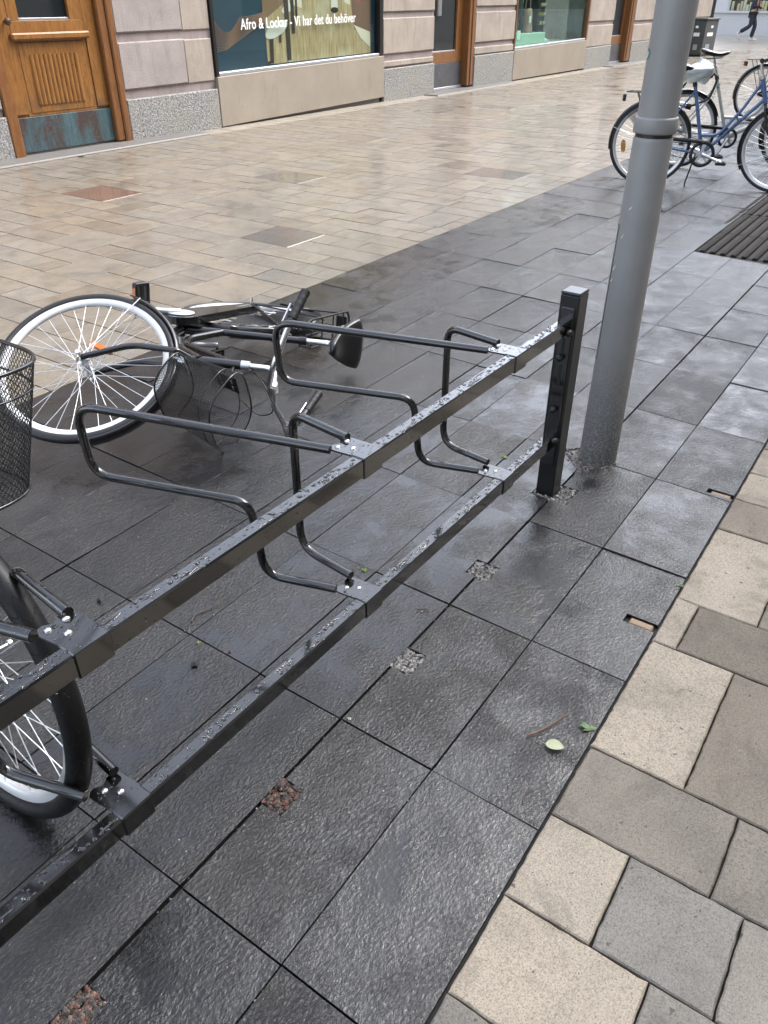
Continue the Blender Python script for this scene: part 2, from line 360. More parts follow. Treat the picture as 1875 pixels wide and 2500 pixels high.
# ------------------------------------------------------------------ helpers: meshes
class MB:
    def __init__(s): s.v = []; s.f = []; s.sm = []; s.t = []
    def add(s, vs, fs, smooth=False, tint=None):
        b = len(s.v); s.v.extend([tuple(p) for p in vs])
        for f in fs: s.f.append([b+i for i in f]); s.sm.append(smooth); s.t.append(tint)
        return s
    def box(s, x0, x1, y0, y1, z0, z1, tint=None):
        vs = [(x, y, z) for z in (z0, z1) for y in (y0, y1) for x in (x0, x1)]
        return s.add(vs, [(0, 2, 3, 1), (4, 5, 7, 6), (0, 1, 5, 4), (2, 6, 7, 3), (0, 4, 6, 2), (1, 3, 7, 5)], False, tint)
    def bbox(s, x0, x1, y0, y1, z0, z1, b=.004):
        """box with chamfered edges"""
        import itertools
        lo = (x0, y0, z0); hi = (x1, y1, z1); vs = []; idx = {}
        for sx, sy, sz in itertools.product((0, 1), repeat=3):
            cor = [(lo, hi)[k][i] for i, k in enumerate((sx, sy, sz))]
            inn = [lo[i]+b if k == 0 else hi[i]-b for i, k in enumerate((sx, sy, sz))]
            for ax in range(3):
                p = list(inn); p[ax] = cor[ax]; idx[(sx, sy, sz, ax)] = len(vs); vs.append(p)
        fs = []
        for ax in range(3):
            o = [i for i in range(3) if i != ax]
            for k in (0, 1):
                q = []
                for a, c in ((0, 0), (1, 0), (1, 1), (0, 1)):
                    t = [0, 0, 0]; t[ax] = k; t[o[0]] = a; t[o[1]] = c; q.append(idx[(*t, ax)])
                fs.append(q)
            for a, c in itertools.product((0, 1), repeat=2):
                t0 = [0, 0, 0]; t0[o[0]] = a; t0[o[1]] = c; t1 = list(t0); t1[ax] = 1
                fs.append([idx[(*t0, o[0])], idx[(*t1, o[0])], idx[(*t1, o[1])], idx[(*t0, o[1])]])
        for sx, sy, sz in itertools.product((0, 1), repeat=3): fs.append([idx[(sx, sy, sz, a)] for a in range(3)])
        # fix winding
        c = Vector(((x0+x1)/2, (y0+y1)/2, (z0+z1)/2)); out = []
        for f in fs:
            ps = [Vector(vs[i]) for i in f]; n = (ps[1]-ps[0]).cross(ps[2]-ps[0]); m = sum(ps, Vector())/len(ps)
            out.append(f if n.dot(m-c) > 0 else f[::-1])
        return s.add(vs, out)
    def tube(s, path, r, seg=10, cap=True, closed=False, smooth=True):
        path = [Vector(p) for p in path]; n = len(path)
        rr = r if isinstance(r, (list, tuple)) else [r]*n
        T = []
        for i in range(n):
            a = path[(i-1) % n] if (closed or i > 0) else path[i]
            b = path[(i+1) % n] if (closed or i < n-1) else path[i]
            d = (b-a); T.append(d.normalized() if d.length > 1e-9 else Vector((0, 0, 1)))
        u = T[0].orthogonal().normalized(); vs = []
        for i in range(n):
            u = (u - T[i]*u.dot(T[i]));
            if u.length < 1e-6: u = T[i].orthogonal()
            u.normalize(); w_ = T[i].cross(u)
            for k in range(seg):
                a = 2*math.pi*k/seg; vs.append(path[i] + (u*math.cos(a)+w_*math.sin(a))*rr[i])
        fs = []; m = n if closed else n-1
        for i in range(m):
            j = (i+1) % n
            for k in range(seg): fs.append((i*seg+k, i*seg+(k+1) % seg, j*seg+(k+1) % seg, j*seg+k))
        s.add(vs, fs, smooth)
        if cap and not closed:
            s.add([vs[k] for k in range(seg)][::-1], [tuple(range(seg))]); s.add([vs[(n-1)*seg+k] for k in range(seg)], [tuple(range(seg))])
        return s
    def lathe(s, prof, seg=24, M=None, closed=False, smooth=True):
        """prof: (r, h) about local z"""
        vs = []; n = len(prof)
        for r, h in prof:
            for k in range(seg):
                a = 2*math.pi*k/seg; p = Vector((r*math.cos(a), r*math.sin(a), h)); vs.append(M @ p if M else p)
        fs = []
        for i in range(n if closed else n-1):
            j = (i+1) % n
            for k in range(seg): fs.append((i*seg+k, i*seg+(k+1) % seg, j*seg+(k+1) % seg, j*seg+k))
        s.add(vs, fs, smooth)
        if not closed:
            if prof[0][0] > 1e-5: s.add([vs[k] for k in range(seg)][::-1], [tuple(range(seg))])
            if prof[-1][0] > 1e-5: s.add([vs[(n-1)*seg+k] for k in range(seg)], [tuple(range(seg))])
        return s
    def prism(s, poly, fn0, fn1, smooth=False):
        """poly 2-D list; fn maps 2-D point to 3-D for both ends"""
        a = [fn0(p) for p in poly]; b = [fn1(p) for p in poly]; n = len(poly)
        s.add(a+b, [tuple(range(n))[::-1], tuple(range(n, 2*n))] + [(i, (i+1) % n, n+(i+1) % n, n+i) for i in range(n)], smooth)
        return s
    def obj(s, name, mat, parent=None, origin=None, label=None, cat=None, group=None, kind=None, mesh_only=False):
        me = bpy.data.meshes.new(name); vs = s.v
        if origin is not None:
            o_ = Vector(origin); vs = [tuple(Vector(p)-o_) for p in vs]
        me.from_pydata(vs, [], s.f)
        me.polygons.foreach_set('use_smooth', s.sm)
        if any(t is not None for t in s.t):
            at = me.attributes.new('tint', 'FLOAT_COLOR', 'FACE'); flat = []
            for t in s.t: flat.extend((*(t or (.5, .5, .5)), 1.0))
            at.data.foreach_set('color', flat)
        me.update()
        if mat: me.materials.append(MATS[mat] if isinstance(mat, str) else mat)
        if mesh_only: return me
        return link(name, me, parent, origin, label, cat, group, kind)
def link(name, data, parent=None, loc=None, label=None, cat=None, group=None, kind=None):
    ob = bpy.data.objects.new(name, data); COL.objects.link(ob)
    if loc is not None: ob.location = loc
    if parent is not None: ob.parent = parent
    if label: ob['label'] = label
    if cat: ob['category'] = cat
    if group: ob['group'] = group
    if kind: ob['kind'] = kind
    return ob
def thing(name, label, cat, loc=(0, 0, 0), rz=0, group=None):
    ob = link(name, None, None, loc, label, cat, group); ob.empty_display_size = .1; ob.rotation_euler = (0, 0, rz); return ob
def fillet(pts, rad, n=6):
    pts = [Vector(p) for p in pts]; out = [pts[0]]
    for i in range(1, len(pts)-1):
        r = rad[i-1] if isinstance(rad, (list, tuple)) else rad
        a = (pts[i-1]-pts[i]); b = (pts[i+1]-pts[i]); la, lb = a.length, b.length; a.normalize(); b.normalize()
        ang = a.angle(b); t = min(r/math.tan(ang/2), la*.48, lb*.48)
        p0 = pts[i]+a*t; p2 = pts[i]+b*t
        for k in range(n+1):
            q = k/n; out.append(p0*(1-q)**2 + pts[i]*2*q*(1-q) + p2*q*q)
    out.append(pts[-1]); return out
def arc(cx, cz, r, a0, a1, n, y=0): return [Vector((cx+r*math.cos(a0+(a1-a0)*i/n), y, cz+r*math.sin(a0+(a1-a0)*i/n))) for i in range(n+1)]
def text_mesh(body, size, extrude=0.0, shear=0.0, bold=0.0):
    cu = bpy.data.curves.new('t', 'FONT'); cu.body = body; cu.size = size; cu.extrude = extrude; cu.shear = shear; cu.offset = bold; cu.space_character = 1.06
    ob = bpy.data.objects.new('t', cu); COL.objects.link(ob)
    dg = bpy.context.evaluated_depsgraph_get(); me = bpy.data.meshes.new_from_object(ob.evaluated_get(dg))
    bpy.data.objects.remove(ob); bpy.data.curves.remove(cu)
    return me
def offset_poly(poly, d):
    n = len(poly); out = []
    A = sum(poly[i][0]*poly[(i+1) % n][1]-poly[(i+1) % n][0]*poly[i][1] for i in range(n)); sg = 1 if A > 0 else -1
    for i in range(n):
        p0, p1, p2 = Vector(poly[i-1]), Vector(poly[i]), Vector(poly[(i+1) % n])
        e0 = (p1-p0).normalized(); e1 = (p2-p1).normalized()
        n0 = Vector((-e0.y, e0.x))*sg; n1 = Vector((-e1.y, e1.x))*sg
        m = (n0+n1); m = m/ max(.2, m.length); k = d/max(.3, m.dot(n0)); out.append(tuple(p1+m*k))
    return out
def rough_poly(poly, step=.018, amp=.0011):
    out = []
    for i in range(len(poly)):
        a, b = Vector(poly[i]), Vector(poly[(i+1) % len(poly)]); n = max(1, int((b-a).length/step))
        for k in range(n):
            q = a+(b-a)*(k/n); s_ = amp*(2.2 if k == 0 else 1); out.append((q.x+U(-s_, s_), q.y+U(-s_, s_)))
    return out
def slab_mesh(mb, poly, top=0.0, thick=.035, ch=.003, tilt=(0, 0), tint=None, jitter=0.0):
    A = sum(poly[i][0]*poly[(i+1) % len(poly)][1]-poly[(i+1) % len(poly)][0]*poly[i][1] for i in range(len(poly)))
    if A < 0: poly = poly[::-1]
    cx = sum(p[0] for p in poly)/len(poly); cy = sum(p[1] for p in poly)/len(poly); n = len(poly)
    if jitter: poly = [(p[0]+U(-jitter, jitter), p[1]+U(-jitter, jitter)) for p in poly]
    inn = offset_poly(poly, ch)
    Z = lambda p, z: z + (p[0]-cx)*tilt[0] + (p[1]-cy)*tilt[1]
    vs = [(p[0], p[1], top-thick) for p in poly] + [(p[0], p[1], Z(p, top-ch*.9)) for p in poly] + [(p[0], p[1], Z(p, top)) for p in inn]
    fs = [(i, (i+1) % n, n+(i+1) % n, n+i) for i in range(n)] + [(n+i, n+(i+1) % n, 2*n+(i+1) % n, 2*n+i) for i in range(n)] + [tuple(range(2*n, 3*n))]
    mb.add(vs, fs, False, tint); return (cx, cy)

# ================================================================== GROUND
MB().add([(-90, -90, -.06), (150, -90, -.06), (150, 110, -.06), (-90, 110, -.06)], [(0, 1, 2, 3)]).obj('ground', 'ground_stone', kind='structure')

# ---- dark slab pavement: stack-bonded rows along x
ROWY = [.287, .546, .80, 1.055, 1.308, 1.565, 1.836, 2.112, 2.385, 2.664, 2.936]
def jx(i, y): return .477 + .504*i + (y-.55)*(.0065*i + .002)
LAMP = (2.526, .776)
X_END = 15.0
pavement = MB().add([(-3, ROWY[0]-.006, -.014), (X_END, ROWY[0]-.006, -.014), (X_END, ROWY[-1]+.006, -.014), (-3, ROWY[-1]+.006, -.014)], [(0, 1, 2, 3)]).obj('pavement', 'bed_dark', kind='structure')
NOTCH = {}       # (row, col) -> list of (x0, x1, ylow) cut into the upper edge
for x0, x1, y0 in ((.188, .264, .750), (.704, .780, .744), (1.192, 1.278, .741), (1.632, 1.716, .762), (2.150, 2.262, .738)):
    i = next(k for k in range(-4, 20) if jx(k, .7) > x1) - 1
    NOTCH[(1, i)] = NOTCH.get((1, i), []) + [(x0, x1, y0)]
NOTCH2 = {(2, 2): [(1.640, 1.716, .836)], (2, 3): [(2.150, 2.262, .868)]}     # cut into lower edge of the row above
GRATE = (5.60, 8.28, -1.2, 1.372)
WOOD = [(1.700, 1.735, .293, .375), (2.505, 2.535, .293, .375)]
def wood_slots(poly_x0, poly_x1): return [w_ for w_ in WOOD if poly_x0 < (w_[0]+w_[1])/2 < poly_x1]
for r in range(10):
    for i in range(-6, 29):
        y0, y1 = ROWY[r]+.0018, ROWY[r+1]-.0018
        if r in (1, 2): y0 += .0012*(r == 2); y1 -= .0022*(r == 1)
        g = .0017
        a, b, c, d = (jx(i, y0)+g, y0), (jx(i+1, y0)-g, y0), (jx(i+1, y1)-g, y1), (jx(i, y1)+g, y1)
        cx, cy = (a[0]+c[0])/2, (a[1]+c[1])/2
        if cx > X_END-.2: continue
        if GRATE[0]-.02 < cx < GRATE[1] and cy < GRATE[3]-.02: continue
        poly = [a, b]
        top = [c]
        for n0, n1, ny in sorted(NOTCH.get((r, i), []), reverse=True): top += [(n1, y1), (n1, ny), (n0, ny), (n0, y1)]
        top.append(d)
        bot = [a]
        for n0, n1, ny in sorted(NOTCH2.get((r, i), [])): bot += [(n0, y0), (n0, ny), (n1, ny), (n1, y0)]
        if r == 0:
            for w0, w1, wy0, wy1 in wood_slots(a[0], b[0]):
                if w1 < b[0]-.01: bot += [(w0, y0), (w0, wy1), (w1, wy1), (w1, y0)]
        bot.append(b)
        poly = bot + top
        # corners cut away round the lamp post
        q = []
        n = len(poly)
        for k, p in enumerate(poly):
            if math.hypot(p[0]-LAMP[0], p[1]-LAMP[1]) < .085:
                pa, pb = Vector(poly[k-1]), Vector(poly[(k+1) % n]); pp = Vector(p)
                q.append(tuple(pp+(pa-pp).normalized()*.105)); q.append(tuple(pp+(pb-pp).normalized()*.105))
            else: q.append(p)
        mb = MB(); dz = U(-.0016, .0016)
        ctr = slab_mesh(mb, q, dz, .05, .0004, (U(-.006, .006), U(-.008, .008)))
        mb.obj('slab', 'slab_wet', pavement, (ctr[0], ctr[1], 0))

# ---- footway of beige pavers at the camera's side
footway = MB().add([(-4, -4, -.014), (12, -4, -.014), (12, ROWY[0]-.007, -.014), (-4, ROWY[0]-.007, -.014)], [(0, 1, 2, 3)]).obj('footway', 'joint_soil', kind='structure')
FX = [.605+.2125*k for k in range(-9, 24)]
def fx(k): return .605+.2125*k
L_, D_, G_ = (1.0, .12, 0), (.40, .25, .5), (.42, 1.0, .9)
fixed = [  # course, courses, y top, y bottom, tint
 (-2, 1, .284, .02, G_), (-1, 1, .284, .190-.36, (.45, .9, .6)), (0, 1, .284, .002, L_), (0, 1, .002, -.19, (.5, .9, .8)), (1, 1, .284, .112, (.95, .3, 0)), (1, 1, .112, -.104, G_),
 (1, 1, -.104, -.30, (.5, .8, .8)), (2, 1, .284, -.042, (.40, .55, .3)), (2, 1, -.042, -.26, (.33, .5, .5)), (3, 2, .284, .073, (.93, .15, 0)), (3, 2, .073, -.15, (.30, .3, .4)),
 (5, 1, .284, .220, (.9, .35, 0)), (5, 1, .220, -.06, (.22, .3, .4)), (6, 2, .284, .066, (.97, .1, 0)), (6, 2, .066, -.14, (.35, .2, .3)), (8, 1, .284, .06, (.45, .1, .3)),
 (9, 1, .284, .10, (.85, .1, 0)), (10, 1, .284, .02, (.8, .2, 0)), (11, 1, .284, .08, (.5, .2, .2))]
def paver(parent, x0, x1, y0, y1, mat, tint, top=0, g=.0021, ch=.0032, jit=.0012, rough=False):
    mb = MB(); pl_ = [(x0+g, y0+g), (x1-g, y0+g), (x1-g, y1-g), (x0+g, y1-g)]
    if rough: pl_ = rough_poly(pl_); jit = 0
    ctr = slab_mesh(mb, pl_, top, .045, ch, (U(-.004, .004), U(-.004, .004)), tint, jit)
    return mb.obj('paver', mat, parent, (ctr[0], ctr[1], 0))
low = {}
for k, n, yt, yb, t in fixed:
    paver(footway, fx(k), fx(k+n), yb, yt, 'paver_dry', t, U(-.001, .002), rough=True)
    for c in range(k, k+n): low[c] = min(low.get(c, 9), yb)
stuffF = MB()
for k in range(-9, 22):
    y = low.get(k, .284)
    while y > -1.6:
        ln = random.choice((.18, .22, .28, .33)); t = random.choice((L_, D_, G_, (.9, .3, 0), (.4, .3, .4)))
        if y > -.35 and -3 < k < 13: paver(footway, fx(k), fx(k+1), y-ln, y, 'paver_dry', t, U(-.001, .002))
        else: slab_mesh(stuffF, [(fx(k)+.0035, y-ln+.0035), (fx(k+1)-.0035, y-ln+.0035), (fx(k+1)-.0035, y-.0035), (fx(k)+.0035, y-.0035)], 0, .04, .004, (0, 0), t)
        y -= ln
stuffF.obj('pavers', 'paver_dry', footway, kind='stuff')

# ---- plaza of beige pavers between the slabs and the shop fronts
PY0, PY1 = ROWY[-1]+.003, 8.15
plaza = MB().add([(-4, PY0-.003, -.014), (X_END, PY0-.003, -.014), (X_END, -6.2, -.014), (31.1, -6.2, -.014), (31.1, 8.6, -.014), (-4, 8.6, -.014)], [tuple(range(6))]).obj('plaza', 'joint_soil', kind='structure')
px0 = .66; PW = .214
occ = {}
def free(k, a, b): return all(b <= s or a >= e for s, e in occ.get(k, []))
def take(k, a, b): occ.setdefault(k, []).append((a, b))
pieces = []
for bx, by0, by1, tn in ((4.31, 5.80, 6.37, 0), (5.87, 4.95, 5.50, 1), (4.0, 3.61, 4.07, 2), (8.10, 5.85, 6.45, 1), (12.0, 5.94, 6.49, 1), (16.2, 5.9, 6.4, 1), (7.0, 3.4, 3.95, 2)):
    k = round((bx-px0)/PW)
    for c in (k, k+1): take(c, by0, by1)
    pieces.append((k, 2, by0, by1, ('brown', tn)))
K1 = int((31-px0)/PW)
def ymin(k): return PY0 if px0+PW*k < X_END else -6.0
for k in range(-14, K1):
    y = ymin(k) + U(.1, .8)
    while y < 7.2:
        ln = random.choice((.21, .28, .35, .43))
        if rnd() < .55 and free(k, y, y+ln) and free(k+1, y, y+ln) and ymin(k+1) <= y:
            take(k, y, y+ln); take(k+1, y, y+ln); pieces.append((k, 2, y, y+ln, None))
        y += ln + random.choice((.28, .5, .71))
for k in range(-14, K1):
    iv = sorted(occ.get(k, [])) + [(7.78, 7.78)]
    y = ymin(k)
    for s_, e_ in iv:
        while s_-y > .03:
            ln = random.choice((.14, .21, .28, .35, .43))
            if s_-y-ln < .09: ln = s_-y
            if ln > .6: ln = ln/2
            pieces.append((k, 1, y, y+ln, None)); y += ln
        y = e_
    pieces.append((k, 1, 7.78, PY1-.005, 'edge'))
cpos = Vector((0, 0)); singles = []; stuffP = MB(); brown = []
for k, n, y0, y1, t in pieces:
    x0, x1 = px0+PW*k, px0+PW*(k+n); cx, cy = (x0+x1)/2, (y0+y1)/2
    ang = math.degrees(math.atan2(cy, cx)); vis = 4 < ang < 66 and cx > .9
    d = math.hypot(cx, cy); sc = (x1-x0)*(y1-y0)/d**3
    singles.append((-(sc if vis else 0), x0, x1, y0, y1, t))
singles.sort(key=lambda q: q[0])
nb = 0
for q in singles:
    _, x0, x1, y0, y1, t = q
    if isinstance(t, tuple):
        m = MB(); ctr = slab_mesh(m, [(x0+.003, y0+.003), (x1-.003, y0+.003), (x1-.003, y1-.003), (x0+.003, y1-.003)], U(0, .001), .04, .003)
        o_ = m.obj('paver', 'brown_slab_%d' % t[1], plaza, (ctr[0], ctr[1], 0)); o_['label'] = ('reddish brown granite paver', 'grey-brown granite paver', 'dark wet granite paver')[t[1]]; continue
    b = U(.46, .58)
    if rnd() < .08: b = U(.36, .46)
    if t == 'edge': b = U(.9, 1.1)
    tint = (b, U(0, .7), U(.55, 1.0)) if t != 'edge' else (b, U(.3, .8), .3)
    if nb < 296 and q[0] < 0:
        paver(plaza, x0, x1, y0, y1, 'paver_plaza', tint, U(-.0009, .0009), .0030, .0005, .0010); nb += 1
    else:
        slab_mesh(stuffP, [(x0+.0034, y0+.0034), (x1-.0034, y0+.0034), (x1-.0034, y1-.0034), (x0+.0034, y1-.0034)], U(-.0009, .0009), 0.02, .0005, (U(-.003, .003), U(-.003, .003)), tint)
stuffP.obj('pavers', 'paver_plaza', plaza, kind='stuff')

# ---- gravel pockets, wood strips, joint weeds
def stone(mb, p, r, tint):
    ax = [Vector((U(-1, 1), U(-1, 1), U(-1, 1))).normalized() for _ in range(3)]
    v = []
    for s in ((1, 0, 0), (-1, 0, 0), (0, 1, 0), (0, -1, 0), (0, 0, 1), (0, 0, -1)):
        k = U(.65, 1.2)*r; v.append(Vector(p)+Vector((s[0]*k, s[1]*k, s[2]*k*.75)) + ax[0]*r*.3*U(-1, 1))
    mb.add(v, [(0, 2, 4), (2, 1, 4), (1, 3, 4), (3, 0, 4), (2, 0, 5), (1, 2, 5), (3, 1, 5), (0, 3, 5)], False, tint)
GREYS = [(.28, .27, .25), (.18, .18, .17), (.10, .10, .10), (.36, .34, .31), (.05, .05, .05)]
REDS = [(.14, .065, .048), (.11, .07, .055), (.05, .045, .042), (.18, .12, .09), (.03, .028, .026), (.09, .085, .08), (.06, .055, .05)]
def gravel(x0, x1, y0, y1, n, pal, label, inside=None, rmin=.003, rmax=.0065, z=-.004, base=None):
    mb = MB(); gc = pal[0] if pal is REDS else (.15, .145, .135)
    if base: mb.add([(x, y, -.0075) for x, y in base], [tuple(range(len(base)))], False, gc)
    for _ in range(n):
        x, y = U(x0, x1), U(y0, y1)
        if inside and not inside(x, y): continue
        r = U(rmin, rmax)*(1.4 if rnd() < .08 else 1); stone(mb, (x, y, z+U(-.006, .002)), r, random.choice(pal))
    return mb.obj('gravel', 'gravel', None, ((x0+x1)/2, (y0+y1)/2, 0), label, 'gravel', kind='stuff')
gravel(.190, .262, .752, .806, 330, REDS, 'reddish gravel filling a cut square hole near the lower beam end')
gravel(.706, .778, .746, .806, 330, REDS, 'reddish gravel filling a square hole between two dark slabs')
gravel(1.194, 1.276, .743, .806, 380, GREYS, 'grey gravel filling a square hole between dark slabs')
gravel(1.634, 1.714, .764, .834, 380, GREYS, 'pale grey gravel in a square hole nearest the rack post')
gravel(2.152, 2.260, .740, .866, 700, GREYS, 'pale gravel packed round the foot of the rack post', lambda x, y: not (2.168 < x < 2.237 and .796 < y < .860), z=-.002, base=[(2.152, .740), (2.26, .740), (2.26, .866), (2.152, .866)])
gravel(LAMP[0]-.16, LAMP[0]+.16, LAMP[1]-.16, LAMP[1]+.16, 2600, GREYS+[(.3, .2, .15)], 'pale gravel ringing the base of the grey lamp post', lambda x, y: abs(x-2.49)+abs(y-.80) < .125 and math.hypot(x-LAMP[0], y-LAMP[1]) > .064, .0025, .005, -.001, base=[(2.49-.12, .80), (2.49, .68), (2.49+.12, .80), (2.49, .92)])
for n_, (w0, w1, wy0, wy1) in enumerate(WOOD):
    m = MB(); m.bbox(w0+.004, w1-.005, wy0+.004, wy1-.014, -.03, -.003, .003)
    m.obj('wood_strip', 'wood_block', None, None, ['splintered pale wood strip set in a slot beside a small cream paver', 'brown wood strip in a slot at the pavement edge by the far cream paver'][n_], 'wood strip')

# ================================================================== BIKE RACK
rack = thing('bike_rack', 'black steel bike rack of two wet square beams with wheel-holding hoops', 'bike rack', (2.203, .828, 0), -.0155)
def drops_on(mb, fn, n, rmin, rmax, flat=.55):
    """fn() -> (point, normal); flattened beads of water"""
    for _ in range(n):
        p, nn = fn(); p = Vector(p); nn = Vector(nn).normalized()
        u = nn.orthogonal().normalized(); v = nn.cross(u)
        r = rmin*(rmax/rmin)**(rnd()**2.2); e = U(.8, 1.35); a0 = U(0, 6.28)
        vs = []
        for j, (rr, h) in enumerate(((1.0, -.05), (.86, .5), (.5, .86))):
            for k in range(7):
                a = a0+2*math.pi*k/7; vs.append(p + (u*math.cos(a)*e + v*math.sin(a))*r*rr + nn*r*h*flat)
        vs.append(p+nn*r*flat)
        fs = []
        for j in range(2):
            for k in range(7): fs.append((j*7+k, j*7+(k+1) % 7, (j+1)*7+(k+1) % 7, (j+1)*7+k))
        for k in range(7): fs.append((14+k, 14+(k+1) % 7, 21))
        mb.add(vs, fs, True)
XL = -3.35
def post(x0, name='post'):
    m = MB(); m.bbox(x0-.0325, x0+.0325, -.031, .031, -.05, .690, .003)
    p = m.obj(name, 'black_paint_post', rack)
    c = MB(); c.bbox(x0-.0335, x0+.0335, -.032, .032, .690, .700, .004); c.obj('cap', 'black_paint_post', p)
    q = MB(); q.bbox(x0-.0375, x0-.0325, -.021, .021, .12, .655, .002); q.obj('bracket_plate', 'black_paint', p)
    for z in (.566, .48):
        s = MB(); s.bbox(x0-.0385, x0-.0375, -.005, .005, z-.07, z-.005, .0004); s.obj('slot', 'black_plastic', p)
    return p
pst = post(0.0)
for z, y, ex in ((.585, -.018, .05), (.500, .003, .01), (.325, .002, .01), (.222, -.018, .045)):
    M = Matrix.Translation((-.0375, y, z)) @ Matrix.Rotation(-math.pi/2, 4, 'Y')
    b = MB(); b.lathe([(.0, -.001), (.011, 0.0), (.011, .008 if ex < .03 else .012), (.0105, .012 if ex < .03 else .018), (.007, .017 if ex < .03 else .024), (.0, .019 if ex < .03 else .026)], 14, M); b.obj('bolt', 'black_plastic', pst)
post(XL, 'post')
BEAM = ((.572, .616), (.184, .228))
for z0, z1 in BEAM:
    m = MB(); m.bbox(XL+.04, -.0325, -.0095, .0225, z0, z1, .0035); bm_ = m.obj('beam', 'black_paint', rack)
    d = MB(); zt = z1
    def ftop():
        x = XL+1.0+(2.3)*rnd(); return (x, U(-.006, .019), zt), (0, 0, 1)
    drops_on(d, ftop, 1300, .0007, .0058, .5)
    def fside():
        return (U(XL+1.0, -.05), -.0095, U(z0+.004, z1-.005)), (0, -1, 0)
    drops_on(d, fside, 420, .0005, .0016, .6)
    def fbot(): return (U(XL+1.0, -.05), U(-.0095, -.004), z0), (0, -.3, -1)
    drops_on(d, fbot, 70, .0012, .0024, 1.0)
    d.obj('droplets', 'water_drop', bm_, kind='stuff')
    # long pooled streaks of water
    w_ = MB()
    for _ in range(26):
        x = U(XL+1.1, -.1); y = U(-.004, .017); ln = U(.008, .03); wd = U(.002, .0045); n = 14; vs = []
        ring = [(x+ln*math.cos(a)*(1+.25*math.sin(3*a+x*40)), y+wd*math.sin(a)*(1+.3*math.sin(2*a+x*90))) for a in [2*math.pi*k/n for k in range(n)]]
        vs = [(px_, max(-.0088, min(.0218, py_)), zt) for px_, py_ in ring] + [(x+(px_-x)*.72, y+(py_-y)*.6, zt+.0013) for px_, py_ in ring]
        w_.add(vs, [(k, (k+1) % n, n+(k+1) % n, n+k) for k in range(n)]+[tuple(range(n, 2*n))], True)
    w_.obj('water_streaks', 'water_drop', bm_, kind='stuff')
PH_L, PH_R = R(-18), R(5)
def hoop_path(x0, y0, ph, sz, rad): return fillet([(x0+s*math.sin(ph), y0+s*math.cos(ph), z) for s, z in sz], rad, 7)
def hoop_drops(path, r, n, mb):
    segs = [(path[i], path[i+1]) for i in range(len(path)-1)]; L = [(b-a).length for a, b in segs]; tot = sum(L)
    def f(down=False):
        t = rnd()*tot; i = 0
        while i < len(L)-1 and t > L[i]: t -= L[i]; i += 1
        a, b = segs[i]; p = a+(b-a)*min(1, t/max(L[i], 1e-6)); tg = (b-a).normalized(); up_ = Vector((0, 0, 1)); up_ = (up_-tg*up_.dot(tg))
        if up_.length < .3: up_ = tg.orthogonal()
        up_.normalize(); sd_ = tg.cross(up_); ang = random.gauss(0, .75); nn = up_*math.cos(ang)+sd_*math.sin(ang)
        return p+nn*r, nn
    drops_on(mb, f, int(n*1.4), .0006, .0023, .75)
    def g():
        p, nn = f(); nn = Vector((0, 0, -1)); c = p  # hanging beads
        t = rnd()*tot; i = 0
        while i < len(L)-1 and t > L[i]: t -= L[i]; i += 1
        a, b = segs[i]; q = a+(b-a)*min(1, t/max(L[i], 1e-6)); return q+Vector((0, 0, -r)), nn
    drops_on(mb, g, n//9, .0013, .0022, 1.1)
RT = .0106
for hi, xl in enumerate((-.382, -1.065, -1.775, -2.47)):
    for part, (z, up_) in enumerate(((.616, 1), (.228, 0))):
        sl = MB(); sl.bbox(xl, xl+.066, -.0125, .027, z-.0475, z+.0028, .0025)
        # flat plate running back to the tube ends
        P = [(xl+.001, .02), (xl-.004, .062), (xl-.004, .080), (xl+.012, .083), (xl+.026, .074), (xl+.040, .083), (xl+.060, .083), (xl+.063, .066), (xl+.066, .02)]
        sl.prism(P, lambda p: (p[0], p[1], z-.0022), lambda p: (p[0], p[1], z+.0022))
        clamp = sl.obj('clamp_plate', 'black_paint', rack)
        rv = ((.044, .067), (.011, .067), (.026, .037)) if up_ else ((.020, .062), (.036, .037))
        for dx, dy in rv:
            b = MB(); b.lathe([(.0065, 0), (.0062, .0015), (.0045, .0035), (0, .0045)], 12, Matrix.Translation((xl+dx, dy, z+.002))); b.obj('rivet', 'bolt_steel', clamp)
        if not up_ or hi == 2:
            for dx, dy in ((.046, .070), (.005, .055)) if not up_ else ((.022, .066),):
                b = MB(); b.lathe([(.004, 0), (.004, .0006), (0, .0006)], 10, Matrix.Translation((xl+dx, dy, z+.0022))); b.obj('hole', 'black_plastic', clamp)
        d = MB()
        def fp(): return (U(xl+.002, xl+.062), U(-.006, .07), z+.0028), (0, 0, 1)
        drops_on(d, fp, 60, .0007, .0026, .5)
        d.obj('droplets', 'water_drop', clamp, kind='stuff')
    pl = hoop_path(xl-.011, .070, PH_L, [(0, .622), (.632, .634), (.622, .449), (.205, .449), (.183, .243), (0, .243)], [.055, .055, .05, .055])
    pr = hoop_path(xl+.051, .072, PH_R, [(0, .622), (.172, .628), (.172, .248), (0, .243)], [.04, .06])
    for path in (pl, pr):
        hp = MB().tube(path, RT, 14).obj('hoop', 'black_paint', rack)
        if hi < 3:
            d = MB(); hoop_drops(path, RT, 260 if path is pl else 170, d); d.obj('droplets', 'water_drop', hp, kind='stuff')
        for end in (path[0], path[-1]):      # open cut tube end
            nxt = path[1] if end is path[0] else path[-2]; dr = (end-nxt).normalized()
            MB().tube([end-dr*.0, end+dr*.0006], RT*.84, 12).obj('tube_end', 'black_plastic', hp)

